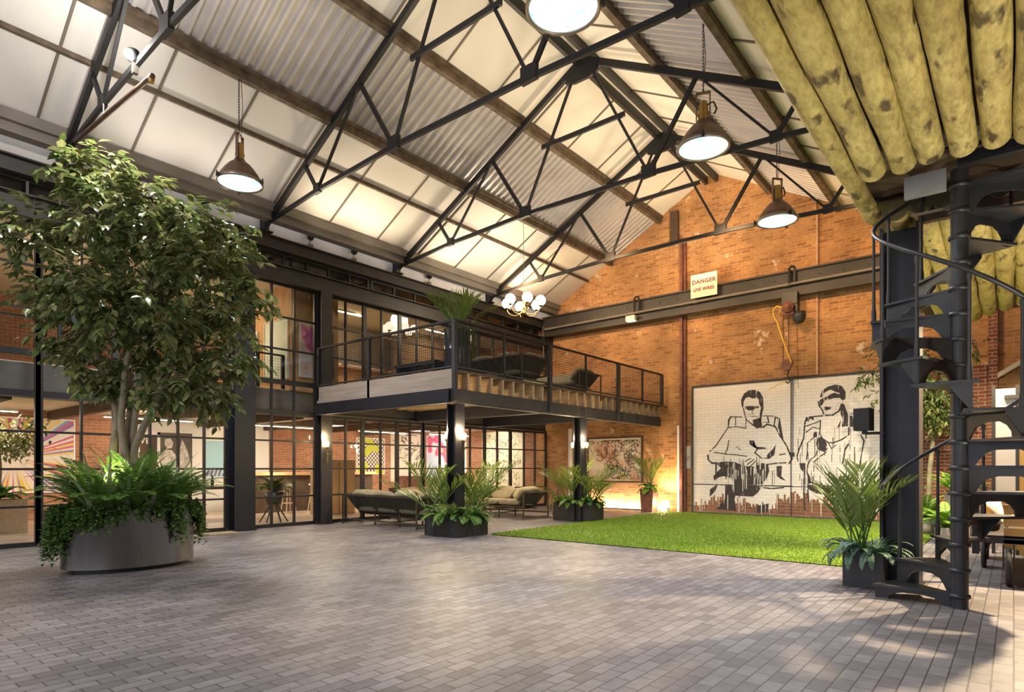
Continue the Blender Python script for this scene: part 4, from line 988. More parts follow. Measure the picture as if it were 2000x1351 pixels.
for i in range(4):
    x, y = ell(i * 1.6, .25); fern(m, st, x, y, .68, 7, .8, rr, 1.25, .9, .14, .021, None, 28)
m.build('fern_fronds', M['fern'], t); st.build('fern_stems', M['fern'], t)
m = MB()
for a in (3.6, 4.0, 4.45, 5.0, 5.6, 2.9, .3, 1.5): x, y = ell(a, .68); blades(m, x, y, .66, 14, .85, .06, rr, 1.2, .75)
m.build('variegated_blades', M['blade'], t)
m = MB()
rim = [(a, l) for a, l in ((2.6, .5), (2.85, .62), (3.1, .66), (3.35, .6), (3.6, .35), (3.85, .3), (4.1, .32), (4.35, .22), (4.6, .16), (4.9, .2), (5.15, .5), (5.25, .45), (5.5, .16), (5.8, .2), (6.05, .45), (6.25, .6), (.2, .5), (.6, .3), (1.2, .25), (1.8, .25), (2.3, .35), (3.0, .6), (3.25, .55), (4.0, .3), (3.75, .3), (6.15, .5))]
for a, l in rim:
    x, y = ell(a, 1.0); trail(m, [(x * rr.uniform(.97, 1.04), y * rr.uniform(.97, 1.04), .74)], 12, l, rr, .05)
for a in [i * .18 for i in range(35)]:
    x, y = ell(a, .93); trail(m, [(x, y, .78)], 5, .14, rr, .055)
m.build('trailing_leaves', M['trail'], t)

t = thing('ficus_tree', 'tall multi-stemmed ficus tree growing out of the oval steel planter', 'tree', (PX, PY, .64))
rr = random.Random(5)
# crown lobes: (right, up, radius, depth) metres about the trunk as seen from the hall
th = math.atan(980 / 1200)
RV, FV = Vector((math.cos(th), math.sin(th), 0)), Vector((-math.sin(th), math.cos(th), 0))
lobes = [(-.72, 4.15, .26, 0), (-.45, 4.25, .3, .1), (-.2, 4.05, .33, -.1), (.1, 3.95, .34, .2), (.42, 3.7, .34, 0), (.78, 3.55, .34, -.1), (1.05, 3.45, .28, .1), (-1.2, 3.55, .32, 0), (-1.0, 3.3, .3, -.2), (-.75, 3.0, .32, .2), (-1.0, 2.7, .3, 0), (-.55, 3.6, .36, 0), (-.15, 3.5, .38, -.25), (.25, 3.3, .38, -.2), (.7, 3.1, .38, -.1), (1.15, 3.05, .32, 0), (1.3, 2.75, .33, .1), (1.25, 2.4, .33, 0), (.85, 2.6, .4, -.15), (.4, 2.75, .4, -.3), (-.1, 2.9, .4, -.3), (-.5, 2.55, .38, -.2), (-.85, 2.2, .33, .1), (-.55, 1.95, .33, 0), (-.1, 2.3, .4, -.25), (.35, 2.2, .38, -.2), (.8, 2.1, .38, 0), (1.15, 2.0, .33, .1), (.75, 1.65, .3, 0), (.45, 1.5, .26, -.1), (.0, 1.8, .3, .1), (-.3, 1.65, .24, 0), (.95, 1.45, .22, .1), (.1, 2.7, .4, .5), (.6, 2.6, .4, .55), (-.5, 2.8, .4, .5), (.2, 3.3, .4, .5), (.7, 3.3, .35, .45), (-.4, 3.5, .35, .45), (0, 2.2, .4, .5), (.7, 2.0, .35, .5), (1.0, 2.9, .3, -.4), (.3, 3.6, .3, -.35), (.2, 2.4, .35, -.6), (.7, 2.3, .3, -.55), (-.3, 2.6, .3, -.6)]
m = MB(); br = MB()
trunks = []
stems = [(-.13, .0, [(-.16, .02), (-.33, .25), (-.3, .75), (-.22, 1.25), (-.5, 2.0), (-.8, 2.9), (-.9, 3.6)]), (.0, .05, [(0, 0), (-.08, .4), (-.14, .75), (-.02, 1.3), (-.1, 2.2), (-.2, 3.2), (-.3, 4.0)]), (.08, 0, [(.06, 0), (.05, .45), (.02, .85), (.1, 1.5), (.25, 2.4), (.35, 3.4)]), (.14, -.05, [(.12, .0), (.06, .5), (.1, .8), (.33, 1.3), (.6, 1.8), (.95, 2.6), (1.1, 3.1)]), (-.04, -.1, [(-.02, 0), (.02, .6), (-.08, 1.1), (.0, 1.8), (.3, 2.8), (.6, 3.3)])]
for i, (r0, d0, pp) in enumerate(stems):
    pts = [RV * a * (.72 if b < 1.3 else .9) + FV * d0 + Vector((0, 0, b)) for a, b in pp]
    fine = []
    for a, b in zip(pts, pts[1:]):
        for k_ in range(5): fine.append(a.lerp(b, k_ / 5))
    fine.append(pts[-1])
    sm_ = [fine[0]] + [(fine[j - 1] + fine[j] * 2 + fine[j + 1]) / 4 for j in range(1, len(fine) - 1)] + [fine[-1]]
    n_ = len(sm_); br.tube(sm_, [(.062 if i != 1 else .075) * (1 - .82 * j / n_) for j in range(n_)], 9)
    trunks.append(sm_)
for a, b, r, dp in lobes:
    c = RV * a + FV * dp + Vector((0, 0, b))
    best = min((q for T_ in trunks for q in T_[8:]), key=lambda q: (q - c).length + (.5 if q.z > c.z else 0))
    br.tube([best, best.lerp(c, .5) + Vector((0, 0, .08)), c], [.013, .008, .004], 5, False)
    for tw in range(25):
        o = Vector((rr.gauss(0, 1), rr.gauss(0, 1), rr.gauss(0, .85))); o = o.normalized() * r * rr.uniform(.25, 1.1); s0 = c + o * .3
        outd = (o.normalized() + Vector((0, 0, -.6))).normalized(); ln = rr.uniform(.14, .3); st_ = s0 + o * .55
        br.tube([st_, st_ + outd * ln], [.003, .0015], 3, False)
        for q in range(9):
            p = st_ + outd * ln * (q + .5) / 9; sd = outd.cross(Vector((0, 0, 1))); sd = sd.normalized() if sd.length > .01 else Vector((1, 0, 0))
            d = outd * .6 + sd * (1 if q % 2 else -1) * .8 + Vector((rr.uniform(-.3, .3), rr.uniform(-.3, .3), rr.uniform(-.7, .1)))
            leaf(m, p, d, Vector((rr.uniform(-.5, .5), rr.uniform(-.5, .5), 1)), rr.uniform(.10, .165), rr.uniform(.05, .075), .12, .12)
br.build('trunk', M['bark'], t); m.build('foliage', M['ficus'], t)
# little planting light under the tree
l_ = light('SPOT', (PX + .12, PY - .12, .92), 70, (1, .92, .5), .05, (PX - .02, PY, 2.2), 140, .9)

light('POINT', (PX + .1, PY - .15, 1.08), 13, (1, .93, .5), .05)
# ================================================================ square planters with palms
def box_planter(name, label, x, y, sx_, sy_, h, rz=0, mt='zinc'):
    t = thing(name, label, 'planter', (x, y, 0), rz)
    m = MB(); W = .02
    m.bx(-sx_ / 2, sx_ / 2, -sy_ / 2, -sy_ / 2 + W, 0, h).bx(-sx_ / 2, sx_ / 2, sy_ / 2 - W, sy_ / 2, 0, h).bx(-sx_ / 2, -sx_ / 2 + W, -sy_ / 2 + W, sy_ / 2 - W, 0, h).bx(sx_ / 2 - W, sx_ / 2, -sy_ / 2 + W, sy_ / 2 - W, 0, h)
    m.build('box', M[mt], t)
    MB().bx(-sx_ / 2 + W, sx_ / 2 - W, -sy_ / 2 + W, sy_ / 2 - W, .02, h - .05).build('soil', M['soil'], t)
    return t
def underplant(t, sx_, sy_, h, seed, mt='fern', n=9, L=.42, e0=.6, blad=True, e=1.9, ll=.08, lw=.016):
    rr = random.Random(seed); m = MB(); st = MB()
    for i in range(n):
        a = 2 * PI * i / n; x, y = sx_ * .36 * math.cos(a), sy_ * .36 * math.sin(a); fern(m, st, x, y, h - .03, 7, L, rr, e0, e, ll, lw, (a - 1.0, a + 1.0), 24)
    m.build('fern_fronds', M[mt], t); st.build('fern_stems', M[mt], t)
    if blad:
        m = MB()
        for i in range(5): blades(m, rr.uniform(-.3, .3) * sx_, rr.uniform(-.3, .3) * sy_, h - .04, 12, .3, .014, rr, 1.0, 1.3)
        m.build('grass_blades', M['fern'], t)
t = box_planter('palm_planter', 'square black planter of palms and ferns around the mezzanine corner post', -7.74, 7.9, .8, .8, .36)
for px_, py_ in ((-.27, -.25), (.22, .3), (-.15, .3)):
    palm(t, px_, py_, .3, 1.15, 8, int(px_ * 100) + 40, .8, ll=.4, lw=.04, name='palm_fronds')
palm(t, .3, -.2, .3, .75, 5, 77, .95, ll=.34, name='palm_fronds')
underplant(t, .8, .8, .36, 4, 'fern', 11, .45)
t = box_planter('palm_planter', 'black planter of palms and ferns around the middle mezzanine post', -7.72, 11.85, .98, .6, .42, 0)
for px_, py_ in ((-.33, .1), (.3, .12), (.05, -.12)): palm(t, px_, py_, .36, 1.1, 8, int(px_ * 100) + 90, .8, ll=.38, name='palm_fronds')
underplant(t, .98, .6, .42, 6, 'fern', 11, .42)
t = box_planter('palm_planter', 'black planter with a palm and bluish ferns against the heavy column by the stair', -1.17, 7.12, .36, .3, .35, 0)
palm(t, -.06, .02, .28, 1.0, 10, 15, .34, ll=.36, lw=.045, name='palm_fronds')
underplant(t, .36, .3, .35, 8, 'fernblue', 8, .38, .6, True, 2.2, .05, .016)
t = thing('potted_palm', 'slim tall potted palm with ferns, standing at the gable beside the mural', 'potted plant', (-7.72, 15.38, 0))
MB().prism([(-.16, 0), (.16, 0), (.2, .62), (-.2, .62)], 'y', -.16, .16).build('pot', M['rust'], t)
palm(t, 0, 0, .6, 1.05, 9, 31, .55, ll=.3, lw=.032, name='palm_fronds')
rr = random.Random(32); m = MB(); st = MB(); fern(m, st, 0, 0, .62, 22, .36, rr, .6, 2.2, .1, .035); m.build('fern_fronds', M['fernlight'], t); st.build('fern_stems', M['fern'], t)
# tall cylinder planter on the mezzanine
t = thing('cylinder_planter', 'tall dark cylinder planter with palm and trailing leaves at the mezzanine corner', 'planter', (-7.78, 7.98, ZD))
MB().lathe((0, 0, 0), [(.001, .005), (.22, .005), (.25, .05), (.25, .4), (.255, .41), (.255, .43), (.25, .44), (.25, .78), (.24, .78), (.235, .7)], 36).build('pot', mat('gloss_black_pot', (.05, .048, .055), .2, .2), t)
MB().cyl((0, 0, 0), .235, .6, .72, 24).build('soil', M['soil'], t)
palm(t, 0, .0, .7, .92, 11, 51, .6, 'palm', ll=.36, lw=.034, name='palm_fronds')
rr = random.Random(53); m = MB()
for i in range(18):
    a = 2 * PI * i / 18; trail(m, [(.25 * math.cos(a), .25 * math.sin(a), .8)], 3, .2 if 2.8 < a < 5.4 else .6, rr, .035)
m.build('trailing_leaves', M['trail'], t)
# right-hand corner: second ficus, bright ferns in pots
t = thing('ficus_tree', 'leafy indoor tree half hidden behind the heavy column and spiral stair', 'tree', (-1.35, 14.4, 0))
rr = random.Random(61); m = MB(); br = MB()
MB().lathe((0, 0, 0), [(.001, 0), (.2, 0), (.26, .45), (.24, .45), (.22, .38)], 24).build('pot', M['zinc'], t)
for s_ in (-.08, .06): br.tube([(s_, 0, .35), (s_ * 1.5, 0, 1.2), (s_ * 3, .05, 2.2), (s_ * 5, .05, 3.2)], [.05, .045, .035, .015], 8)
for i in range(34):
    c = Vector((rr.uniform(-.95, .75), rr.uniform(-.5, .5), rr.uniform(2.1, 3.6))); r = .33
    if c.z < 2.4 and abs(c.x) > .5: c.x *= .5
    br.tube([(c.x * .3, 0, c.z - .4), c], [.012, .004], 4, False)
    for tw in range(14):
        o = Vector((rr.gauss(0, 1), rr.gauss(0, 1), rr.gauss(0, 1))).normalized() * r * rr.uniform(.2, 1); outd = (o + Vector((0, 0, -.15))).normalized()
        for q in range(7):
            leaf(m, c + o * .8 + outd * .035 * q, outd * .5 + Vector((rr.uniform(-1, 1), rr.uniform(-1, 1), rr.uniform(-.9, .2))), Vector((rr.uniform(-.4, .4), rr.uniform(-.4, .4), 1)), .11, .05, .12, .1)
br.build('trunk', M['bark'], t); m.build('foliage', M['ficus'], t)
def fern_pot(label, x, y, r, h, z0, seed, L, n=26):
    t = thing('fern_pot', label, 'potted plant', (x, y, z0))
    MB().lathe((0, 0, 0), [(.001, 0), (r * .85, 0), (r, h), (r * .9, h), (r * .85, h * .85)], 24).build('pot', M['potgrey'], t)
    MB().cyl((0, 0, 0), r * .86, h * .6, h * .88, 18).build('soil', M['soil'], t)
    rr = random.Random(seed); m = MB(); st = MB(); fern(m, st, 0, 0, h * .9, n, L, rr, .95, 1.4, .11, .022, None, 28); m.build('fern_fronds', M['fernlight'], t); st.build('fern_stems', M['fernlight'], t)
    return t
ps = thing('plant_stool', 'square grey block that lifts a bright fern behind the heavy column', 'plinth', (-.72, 12.6, 0)); MB().bx(-.17, .17, -.17, .17, 0, .42).build('block', M['potgrey'], ps)
fern_pot('bright green fern in a grey pot raised on a block, behind the stair', -.72, 12.6, .18, .34, .42, 71, .62)
fern_pot('low bright fern in a grey pot on the floor, behind the stair', -.82, 11.9, .17, .26, 0, 72, .5)
fern_pot('bright fern at the lawn corner, right behind the heavy column', -1.25, 13.4, .2, .3, 0, 73, .6)

# ================================================================ lawn
rr = random.Random(99); m = MB()
LX0, LX1, LY0, LY1 = -7.3, -1.09, 8.3, 15.6
m.add([(LX0, LY0, .012), (LX1, LY0, .012), (LX1, LY1, .012), (LX0 - .1, LY1, .012)], [(0, 1, 2, 3)])
for i in range(70000):
    x, y = rr.uniform(LX0, LX1), LY0 + (LY1 - LY0) * rr.random() ** 1.25
    a = rr.uniform(0, 6.28); h = rr.uniform(.016, .034); w = .006; dx, dy = math.cos(a) * w, math.sin(a) * w; tx, ty = rr.uniform(-.014, .014), rr.uniform(-.014, .014)
    m.add([(x - dx, y - dy, .012), (x + dx, y + dy, .012), (x + tx, y + ty, .012 + h)], [(0, 1, 2)])
tag(m.build('artificial_lawn', M['turf']), 'rectangle of vivid green artificial grass in front of the mural', 'lawn', None, 'stuff')
# ================================================================ sling sofas
def make_sofa(label, W, loc, rz, seed=0, D=.98, dark=False):
    """origin at floor centre; front is -y, back is +y"""
    t = thing('sling_sofa', label, 'sofa', loc, rz)
    FR = M['sofaframe']; T = .026; H = .63; hw = W / 2
    for s in (-1, 1):
        m = MB(); x = s * hw
        for y in (-D / 2, D / 2): m.bx(x - T / 2, x + T / 2, y - T / 2, y + T / 2, 0, H)
        m.bx(x - T / 2, x + T / 2, -D / 2, D / 2, H - T, H).bx(x - T / 2, x + T / 2, -D / 2, D / 2, .02, .02 + T)
        m.build('side_frame', FR, t)
    m = MB()
    for y in (-D / 2, D / 2): m.bx(-hw, hw, y - T / 2, y + T / 2, .1, .1 + T)
    for x in (-hw / 3, hw / 3):
        m.bx(x - T / 2, x + T / 2, -D / 2, D / 2, .1, .1 + T)
        for y in (-D / 2 + .1, D / 2 - .25): m.bx(x - T / 2, x + T / 2, y - T / 2, y + T / 2, 0, .27)
    m.bx(-hw, hw, D / 2 - T / 2, D / 2 + T / 2, H - T, H)
    m.bx(-hw + .06, hw - .06, -D / 2 + .06, -D / 2 + .09, .26, .29).bx(-hw + .06, hw - .06, D / 2 - .4, D / 2 - .37, .22, .25)
    m.build('base_frame', FR, t)
    def straps(n, fa, fb, w, name):
        m = MB()
        for i in range(n):
            s0, s1 = (i + .08) / n, (i + .92) / n; vs = []
            K = 6
            for k_ in range(K + 1):
                u = k_ / K
                for s_ in (s0, s1): vs.append(Vector(fa(s_)).lerp(Vector(fb(s_)), u) + Vector((0, 0, -.035 * math.sin(PI * u))))
            m.add(vs, [(2 * k_, 2 * k_ + 1, 2 * k_ + 3, 2 * k_ + 2) for k_ in range(K)])
        o = m.build(name, M['canvasdark'], t); md = o.modifiers.new('thickness', 'SOLIDIFY'); md.thickness = .006; return o
    iw = hw - .3
    straps(int(W / .1), lambda s: (-hw + .05 + (W - .1) * s, D / 2 - .01, H + .01), lambda s: (-iw + 2 * iw * s, .12, .2), .09, 'back_sling')
    for sg in (-1, 1):
        straps(8, lambda s: (sg * (hw - .01), -D / 2 + .06 + (D - .1) * s, H + .01), lambda s: (sg * iw, -D / 2 + .1 + (D * .62) * s, .22), .09, 'arm_sling')
    m = MB().add([(-iw, -D / 2 + .06, .275), (iw, -D / 2 + .06, .275), (iw, .16, .22), (-iw, .16, .22)], [(0, 1, 2, 3)])
    o = m.build('seat_sling', M['canvasdark'], t); md = o.modifiers.new('thickness', 'SOLIDIFY'); md.thickness = .01
    cm = M['canvas']; n = 3 if W > 1.8 else 2
    cw = (W - .36) / n
    for i in range(n):
        x = -(W - .36) / 2 + cw * (i + .5)
        MB().cushion((x, -.09, .36), (cw * .99, .74, .17), (-.06, 0, 0), 5, seed + i, .006).build('seat_cushion', cm, t)
        MB().cushion((x, .28, .55), (cw * 1.0, .15, .42), (-.72, 0, 0), 6, seed + 10 + i, .016).build('back_cushion', cm, t)
    for sg in (-1, 1):
        MB().cushion((sg * (hw - .185), -.08, .56), (.11, .76, .36), (0, sg * .65, 0), 6, seed + 20 + sg, .014).build('arm_cushion', cm, t)
    return t
make_sofa('khaki sling sofa, strapped back to the hall, beside the planter of the mezzanine corner post', 2.35, (-10.05, 8.46, 0), PI, 1)
make_sofa('khaki sling sofa on the brick floor facing the hall, beside the bentwood chairs', 2.5, (-10.1, 11.75, 0), 0, 2)
make_sofa('khaki sling sofa on the mezzanine with its strapped back against the front mesh', 2.3, (-8.93, 10.35, ZD), PI, 3)
make_sofa('khaki sling sofa at the far end of the mezzanine, close to the orange gable', 2.2, (-9.15, 12.9, ZD), 0, 4)
make_sofa('khaki sling sofa close to the glazed wall under the mezzanine, between the two other sofas', 1.7, (-10.85, 10.15, 0), PI / 2, 5, .9)
# dark low bench by the mezzanine planter
t = thing('low_bench', 'low black bench beside the tall planter on the mezzanine', 'bench', (-8.7, 7.95, ZD))
MB().bx(-.55, .55, -.2, .2, .2, .27).build('top', M['black'], t)
for sx_ in (-.5, .5): MB().bx(sx_ - .03, sx_ + .03, -.18, .18, 0, .2).build('leg', M['black'], t)
# bentwood chairs
def make_chair(label):
    t = thing('bentwood_chair', label, 'chair', (0, 0, 0), 0, 'bentwood chairs behind the sofa')
    MB().lathe((0, 0, .45), [(.001, -.015), (.19, -.012), (.2, 0), (.19, .014), (.001, .018)], 22).build('seat', M['darkwood'], t)
    for sx_, sy_ in ((-.13, -.13), (.13, -.13), (-.13, .13), (.13, .13)):
        MB().tube([(sx_, sy_, .44), (sx_ * 1.45, sy_ * 1.45, 0)], [.016, .012], 7).build('leg', M['darkwood'], t)
    MB().tube([(.17 * math.cos(a), .17 * math.sin(a), .2) for a in [2 * PI * i / 16 for i in range(17)]], .009, 6).build('stretcher_ring', M['darkwood'], t)
    pts = [(.19 * math.cos(PI * i / 14), .17 + .06 * math.sin(PI * i / 14), .46 + .42 * math.sin(PI * i / 14) ** .7) for i in range(15)]
    MB().tube(pts, .014, 7).build('back_hoop', M['darkwood'], t)
    MB().tube([(.11 * math.cos(PI * i / 10), .17 + .04 * math.sin(PI * i / 10), .46 + .3 * math.sin(PI * i / 10) ** .7) for i in range(11)], .01, 6).build('inner_hoop', M['darkwood'], t)
    return t
c0 = make_chair('dark bentwood chair next to the khaki sofa end, nearest the sofa'); c0.location = (-9.0, 13.05, 0); c0.rotation_euler = (0, 0, .3)
dup(c0, (-8.62, 13.35, 0), -.4, 'dark bentwood chair in the middle of the three behind the farther palm planter')
dup(c0, (-9.45, 13.6, 0), 1.4, 'dark bentwood chair farthest back, against the brick under the mezzanine')
t = thing('bistro_table', 'small round dark bistro table among the bentwood chairs', 'table', (-9.0, 13.75, 0))
MB().cyl((0, 0, 0), .32, .71, .74, 24).build('top', M['darkwood'], t); MB().cyl((0, 0, 0), .025, .03, .71, 10).build('stem', M['black'], t); MB().lathe((0, 0, 0), [(.001, 0), (.2, 0), (.19, .02), (.03, .04)], 20).build('foot', M['black'], t)
# doormat
tag(MB().bx(-11.4, -10.98, 4.62, 5.6, 0, .018).build('doormat', mat('coir_mat', (.33, .24, .15), .95, 0, 30, .3)), 'brown coir doormat on the pavers in front of the glazed doors', 'mat')
# speaker on the heavy column
t = thing('wall_speaker', 'black loudspeaker bracketed off the heavy column', 'speaker', (-1.21, 7.26, 1.7), -.15)
MB().bx(-.075, .075, -.07, .08, -.115, .115).build('cabinet', M['black'], t); MB().bx(-.068, .068, -.075, -.07, -.108, .108).build('grille', mat('speaker_cloth', (.03, .028, .026), .9), t)
MB().bar((.0, .03, -.14), (.16, .12, -.14), .015, .03).bx(-.02, .02, .01, .05, -.15, -.1).build('bracket', M['steel'], t)

# ================================================================ right-hand corner: cart bench and kiosk
t = thing('luggage_cart', 'old luggage cart bench with honey slats, cushions and spoked wheels', 'cart', (.12, 8.9, 0))
MB().bx(-.45, 1.4, -.8, 1.7, .42, .5).build('bed', M['greysteel'], t)
for y, nm in ((-.8, 'slatted_end'), (1.62, 'slatted_end')):
    m = MB()
    for i in range(4): m.bx(-.2, 1.35, y, y + .04, .36 + i * .12, .46 + i * .12)
    m.build(nm, M['honey'], t)
m = MB()
for i in range(3): m.bx(-.42, -.38, -.5, 1.6, .56 + i * .1, .64 + i * .1)
m.build('slatted_side', M['honey'], t)
MB().bx(-.46, -.4, -.84, -.76, .3, .95).bx(-.46, -.4, 1.6, 1.68, .3, .95).build('corner_post', M['steel'], t)
MB().cushion((.1, .4, .56), (.55, 1.9, .14), None, 5, 3, .008).build('seat_cushion', M['tapestry'], t)
MB().cushion((-.3, .5, .7), (.14, 1.6, .3), (0, -.2, 0), 5, 4, .008).build('back_cushion', M['tapestry'], t)
def wheel(m, c, r, w):
    m.tube([(c[0], c[1] + r * .92 * math.cos(a), c[2] + r * .92 * math.sin(a)) for a in [2 * PI * i / 24 for i in range(25)]], r * .13, 8)
for (x, y) in ((-.16, -.87), (-.4, .47), (-.4, 1.4)):
    m = MB(); wheel(m, (x, y, .19), .19, .05); o = m.build('tyre', M['rubber'], t)
    m = MB()
    for k_ in range(6): a = PI * k_ / 6; m.bar((x, y - .16 * math.cos(a), .19 - .16 * math.sin(a)), (x, y + .16 * math.cos(a), .19 + .16 * math.sin(a)), .02, .02)
    m.box((x, y, .19), (.07, .06, .06)); m.build('spokes', M['rust'], o)
    MB().bx(x - .05, x - .035, y - .02, y + .02, .19, .42).bx(x + .035, x + .05, y - .02, y + .02, .19, .42).build('fork', M['greysteel'], t)
t = thing('timber_kiosk', 'timber clad kiosk with a grey door leaf at the right-hand edge', 'kiosk', (.0, 11.0, 0))
MB().bx(.0, 1.6, 0, 1.5, .0, 2.15).build('body', mat('ochre_boards', (.50, .34, .12), .55, 0, 4, .3, 0, None, (6, 6, .4)), t)
MB().bx(-.2, .02, -.06, .0, .75, 2.3).build('door_leaf', mat('grey_lacquer', (.36, .33, .32), .4, 0, 2, .15), t)
MB().bx(-.24, -.2, -.07, .02, .0, 2.34).bx(.02, .06, -.07, .02, 0, 2.34).build('door_post', M['black'], t)
MB().bx(-.1, 1.7, -.14, 1.6, 2.15, 2.2).build('roof', M['greysteel'], t)
for i in range(3):
    pass
m = MB().lathe((.32, -.1, 2.2), [(.22, 0), (.22, .12), (.19, .28), (.1, .36), (.001, .38)], 20); m.build('amber_dome', mat('amber_glass', (.62, .42, .06), .15, 0), t)
MB().bx(-.02, 1.5, -.2, -.0, .78, .84).build('counter', M['honey'], t)

# ================================================================ things seen through the glazing
def painting(name, label, x, y0, y1, z0, z1, mt, ax='x', frame='white'):
    t = thing(name, label, 'painting', (0, 0, 0)); w = .03
    if ax == 'x':
        MB().bx(x, x + .03, y0, y1, z0, z1).build('canvas', mt, t)
        MB().bx(x, x + .045, y0 - w, y0, z0 - w, z1 + w).bx(x, x + .045, y1, y1 + w, z0 - w, z1 + w).bx(x, x + .045, y0, y1, z0 - w, z0).bx(x, x + .045, y0, y1, z1, z1 + w).build('frame', M[frame], t)
    else:
        MB().bx(y0, y1, x - .03, x, z0, z1).build('canvas', mt, t)
        MB().bx(y0 - w, y0, x - .045, x, z0 - w, z1 + w).bx(y1, y1 + w, x - .045, x, z0 - w, z1 + w).bx(y0, y1, x - .045, x, z0 - w, z0).bx(y0, y1, x - .045, x, z1, z1 + w).build('frame', M[frame], t)
    return t
def f_burst(nt, v):
    mp = N(nt, 'ShaderNodeMapping'); mp.inputs['Location'].default_value = (0, -3.55, -1.42); nt.links.new(v, mp.inputs[0])
    s = N(nt, 'ShaderNodeSeparateXYZ'); nt.links.new(mp.outputs[0], s.inputs[0])
    a = N(nt, 'ShaderNodeMath', operation='ARCTAN2'); nt.links.new(s.outputs[2], a.inputs[0]); nt.links.new(s.outputs[1], a.inputs[1])
    mu = N(nt, 'ShaderNodeMath', operation='MULTIPLY'); nt.links.new(a.outputs[0], mu.inputs[0]); mu.inputs[1].default_value = 22
    wn = N(nt, 'ShaderNodeTexWhiteNoise', noise_dimensions='1D'); fl_ = N(nt, 'ShaderNodeMath', operation='FLOOR'); nt.links.new(mu.outputs[0], fl_.inputs[0]); nt.links.new(fl_.outputs[0], wn.inputs['W'])
    c = ramp(nt, wn.outputs['Value'], [(0, (.7, .62, .55)), (.18, (.75, .5, .1)), (.32, (.7, .64, .58)), (.45, (.55, .12, .25)), (.58, (.72, .66, .6)), (.7, (.26, .16, .42)), (.82, (.75, .55, .12)), (.93, (.2, .32, .5))])
    c.node.color_ramp.interpolation = 'CONSTANT'
    ln = N(nt, 'ShaderNodeVectorMath', operation='LENGTH'); cb = N(nt, 'ShaderNodeCombineXYZ'); nt.links.new(s.outputs[1], cb.inputs[0]); nt.links.new(s.outputs[2], cb.inputs[1]); nt.links.new(cb.outputs[0], ln.inputs[0])
    return mix(nt, (.72, .64, .58), c, ramp(nt, ln.outputs['Value'], [(.12, (0, 0, 0)), (.55, (1, 1, 1))]))
painting('starburst_painting', 'painting of coloured rays bursting from a white centre, behind the leftmost panes', -17.2, 2.75, 4.68, .66, 2.3, canvas_mat('ray_burst', f_burst))
bw = painting('monochrome_painting', 'black and white painting of pale robed figures on dark grey, behind the ficus stems', -17.2, 5.95, 7.38, .95, 2.12, mat('charcoal_ground', (.12, .105, .1), .7, 0, 2, .4))
m = MB()
for pl in ([(6.5, .97), (7.0, .97), (7.02, 1.3), (6.95, 1.55), (6.86, 1.66), (6.72, 1.68), (6.55, 1.56), (6.46, 1.3)], [(6.72, 1.7), (6.86, 1.72), (6.9, 1.86), (6.82, 1.98), (6.7, 1.95), (6.68, 1.82)], [(7.06, .97), (7.36, .97), (7.34, 1.3), (7.24, 1.7), (7.12, 1.95), (7.06, 1.7)]):
    m.prism(pl, 'x', -17.168, -17.158)
m.build('pale_figures', mat('chalk_white', (.72, .66, .6), .7, 0, 9, .55), bw)
text('AVE', (-17.16, 6.14, 1.88), .2, M['white'], bw, (PI / 2, 0, PI / 2), .004)
def f_grid(nt, v):
    w = N(nt, 'ShaderNodeTexVoronoi'); w.inputs['Scale'].default_value = 9; w.inputs['Randomness'].default_value = .1; nt.links.new(v, w.inputs['Vector'])
    return ramp(nt, w.outputs['Distance'], [(.1, (.72, .84, .88)), (.45, (.36, .62, .72))])
gp = painting('dotted_painting', 'pale blue dotted painting with a yellow rounded shape and striped band', -17.2, 7.72, 8.62, .95, 1.95, canvas_mat('blue_dots', f_grid))
m = MB().prism([(8.26, .97), (8.5, .97), (8.52, 1.35), (8.44, 1.5), (8.5, 1.62), (8.4, 1.74), (8.26, 1.7), (8.22, 1.58), (8.28, 1.48), (8.22, 1.3)], 'x', -17.168, -17.158); m.build('yellow_shape', mat('cadmium_yellow', (.75, .47, .02), .6), gp)
m = MB()
for i in range(7): m.prism([(7.74 + i * .11, .97), (7.79 + i * .11, .97), (7.86 + i * .11, 1.2 if i < 4 else 1.1), (7.81 + i * .11, 1.2 if i < 4 else 1.1)], 'x', -17.168, -17.16)
m.build('stripes', mat('plum_stripes', (.2, .1, .2), .6), gp)
def f_chev(nt, v):
    b = N(nt, 'ShaderNodeTexChecker'); b.inputs['Scale'].default_value = 14; nt.links.new(v, b.inputs[0]); b.inputs[1].default_value = (.8, .75, .7, 1); b.inputs[2].default_value = (.1, .07, .06, 1)
    s = N(nt, 'ShaderNodeSeparateXYZ'); nt.links.new(v, s.inputs[0])
    return mix(nt, b.outputs[0], (.55, .6, .03), ramp(nt, noise(nt, v, 2.0, 1), [(.5, (0, 0, 0)), (.52, (1, 1, 1))]))
painting('patterned_painting', 'busy patterned painting in lime, black and white above the sofa back', -17.2, 12.75, 13.9, 1.0, 2.2, canvas_mat('lime_pattern', f_chev))
def f_swirl(nt, v):
    return ramp(nt, noise(nt, v, 1.3, 1), [(.42, (.62, .72, .9)), (.52, (.66, .78, .95)), (.54, (.85, .82, .85)), (.58, (.72, .08, .3)), (.64, (.85, .3, .25)), (.68, (.85, .8, .82))])
painting('swirl_painting', 'large pale blue painting with magenta and red swirls, behind the mezzanine post', 15.92, -17.1, -15.1, .75, 2.4, canvas_mat('blue_swirl', f_swirl), 'y')
wb = thing('picture_board', 'tall cream board covered in small scribbles and drawings, framed by brick', 'board', (0, 0, 0))
MB().bx(-14.3, -12.5, 15.87, 15.91, .3, 2.42).build('board', mat('cream_board', (.80, .76, .58), .6), wb)
m = scribble(MB(), -14.2, -12.6, .5, 2.35, 150, 15.868, 12, .012, 4, 'y', .07); m.build('drawings', INK, wb, 'stuff')
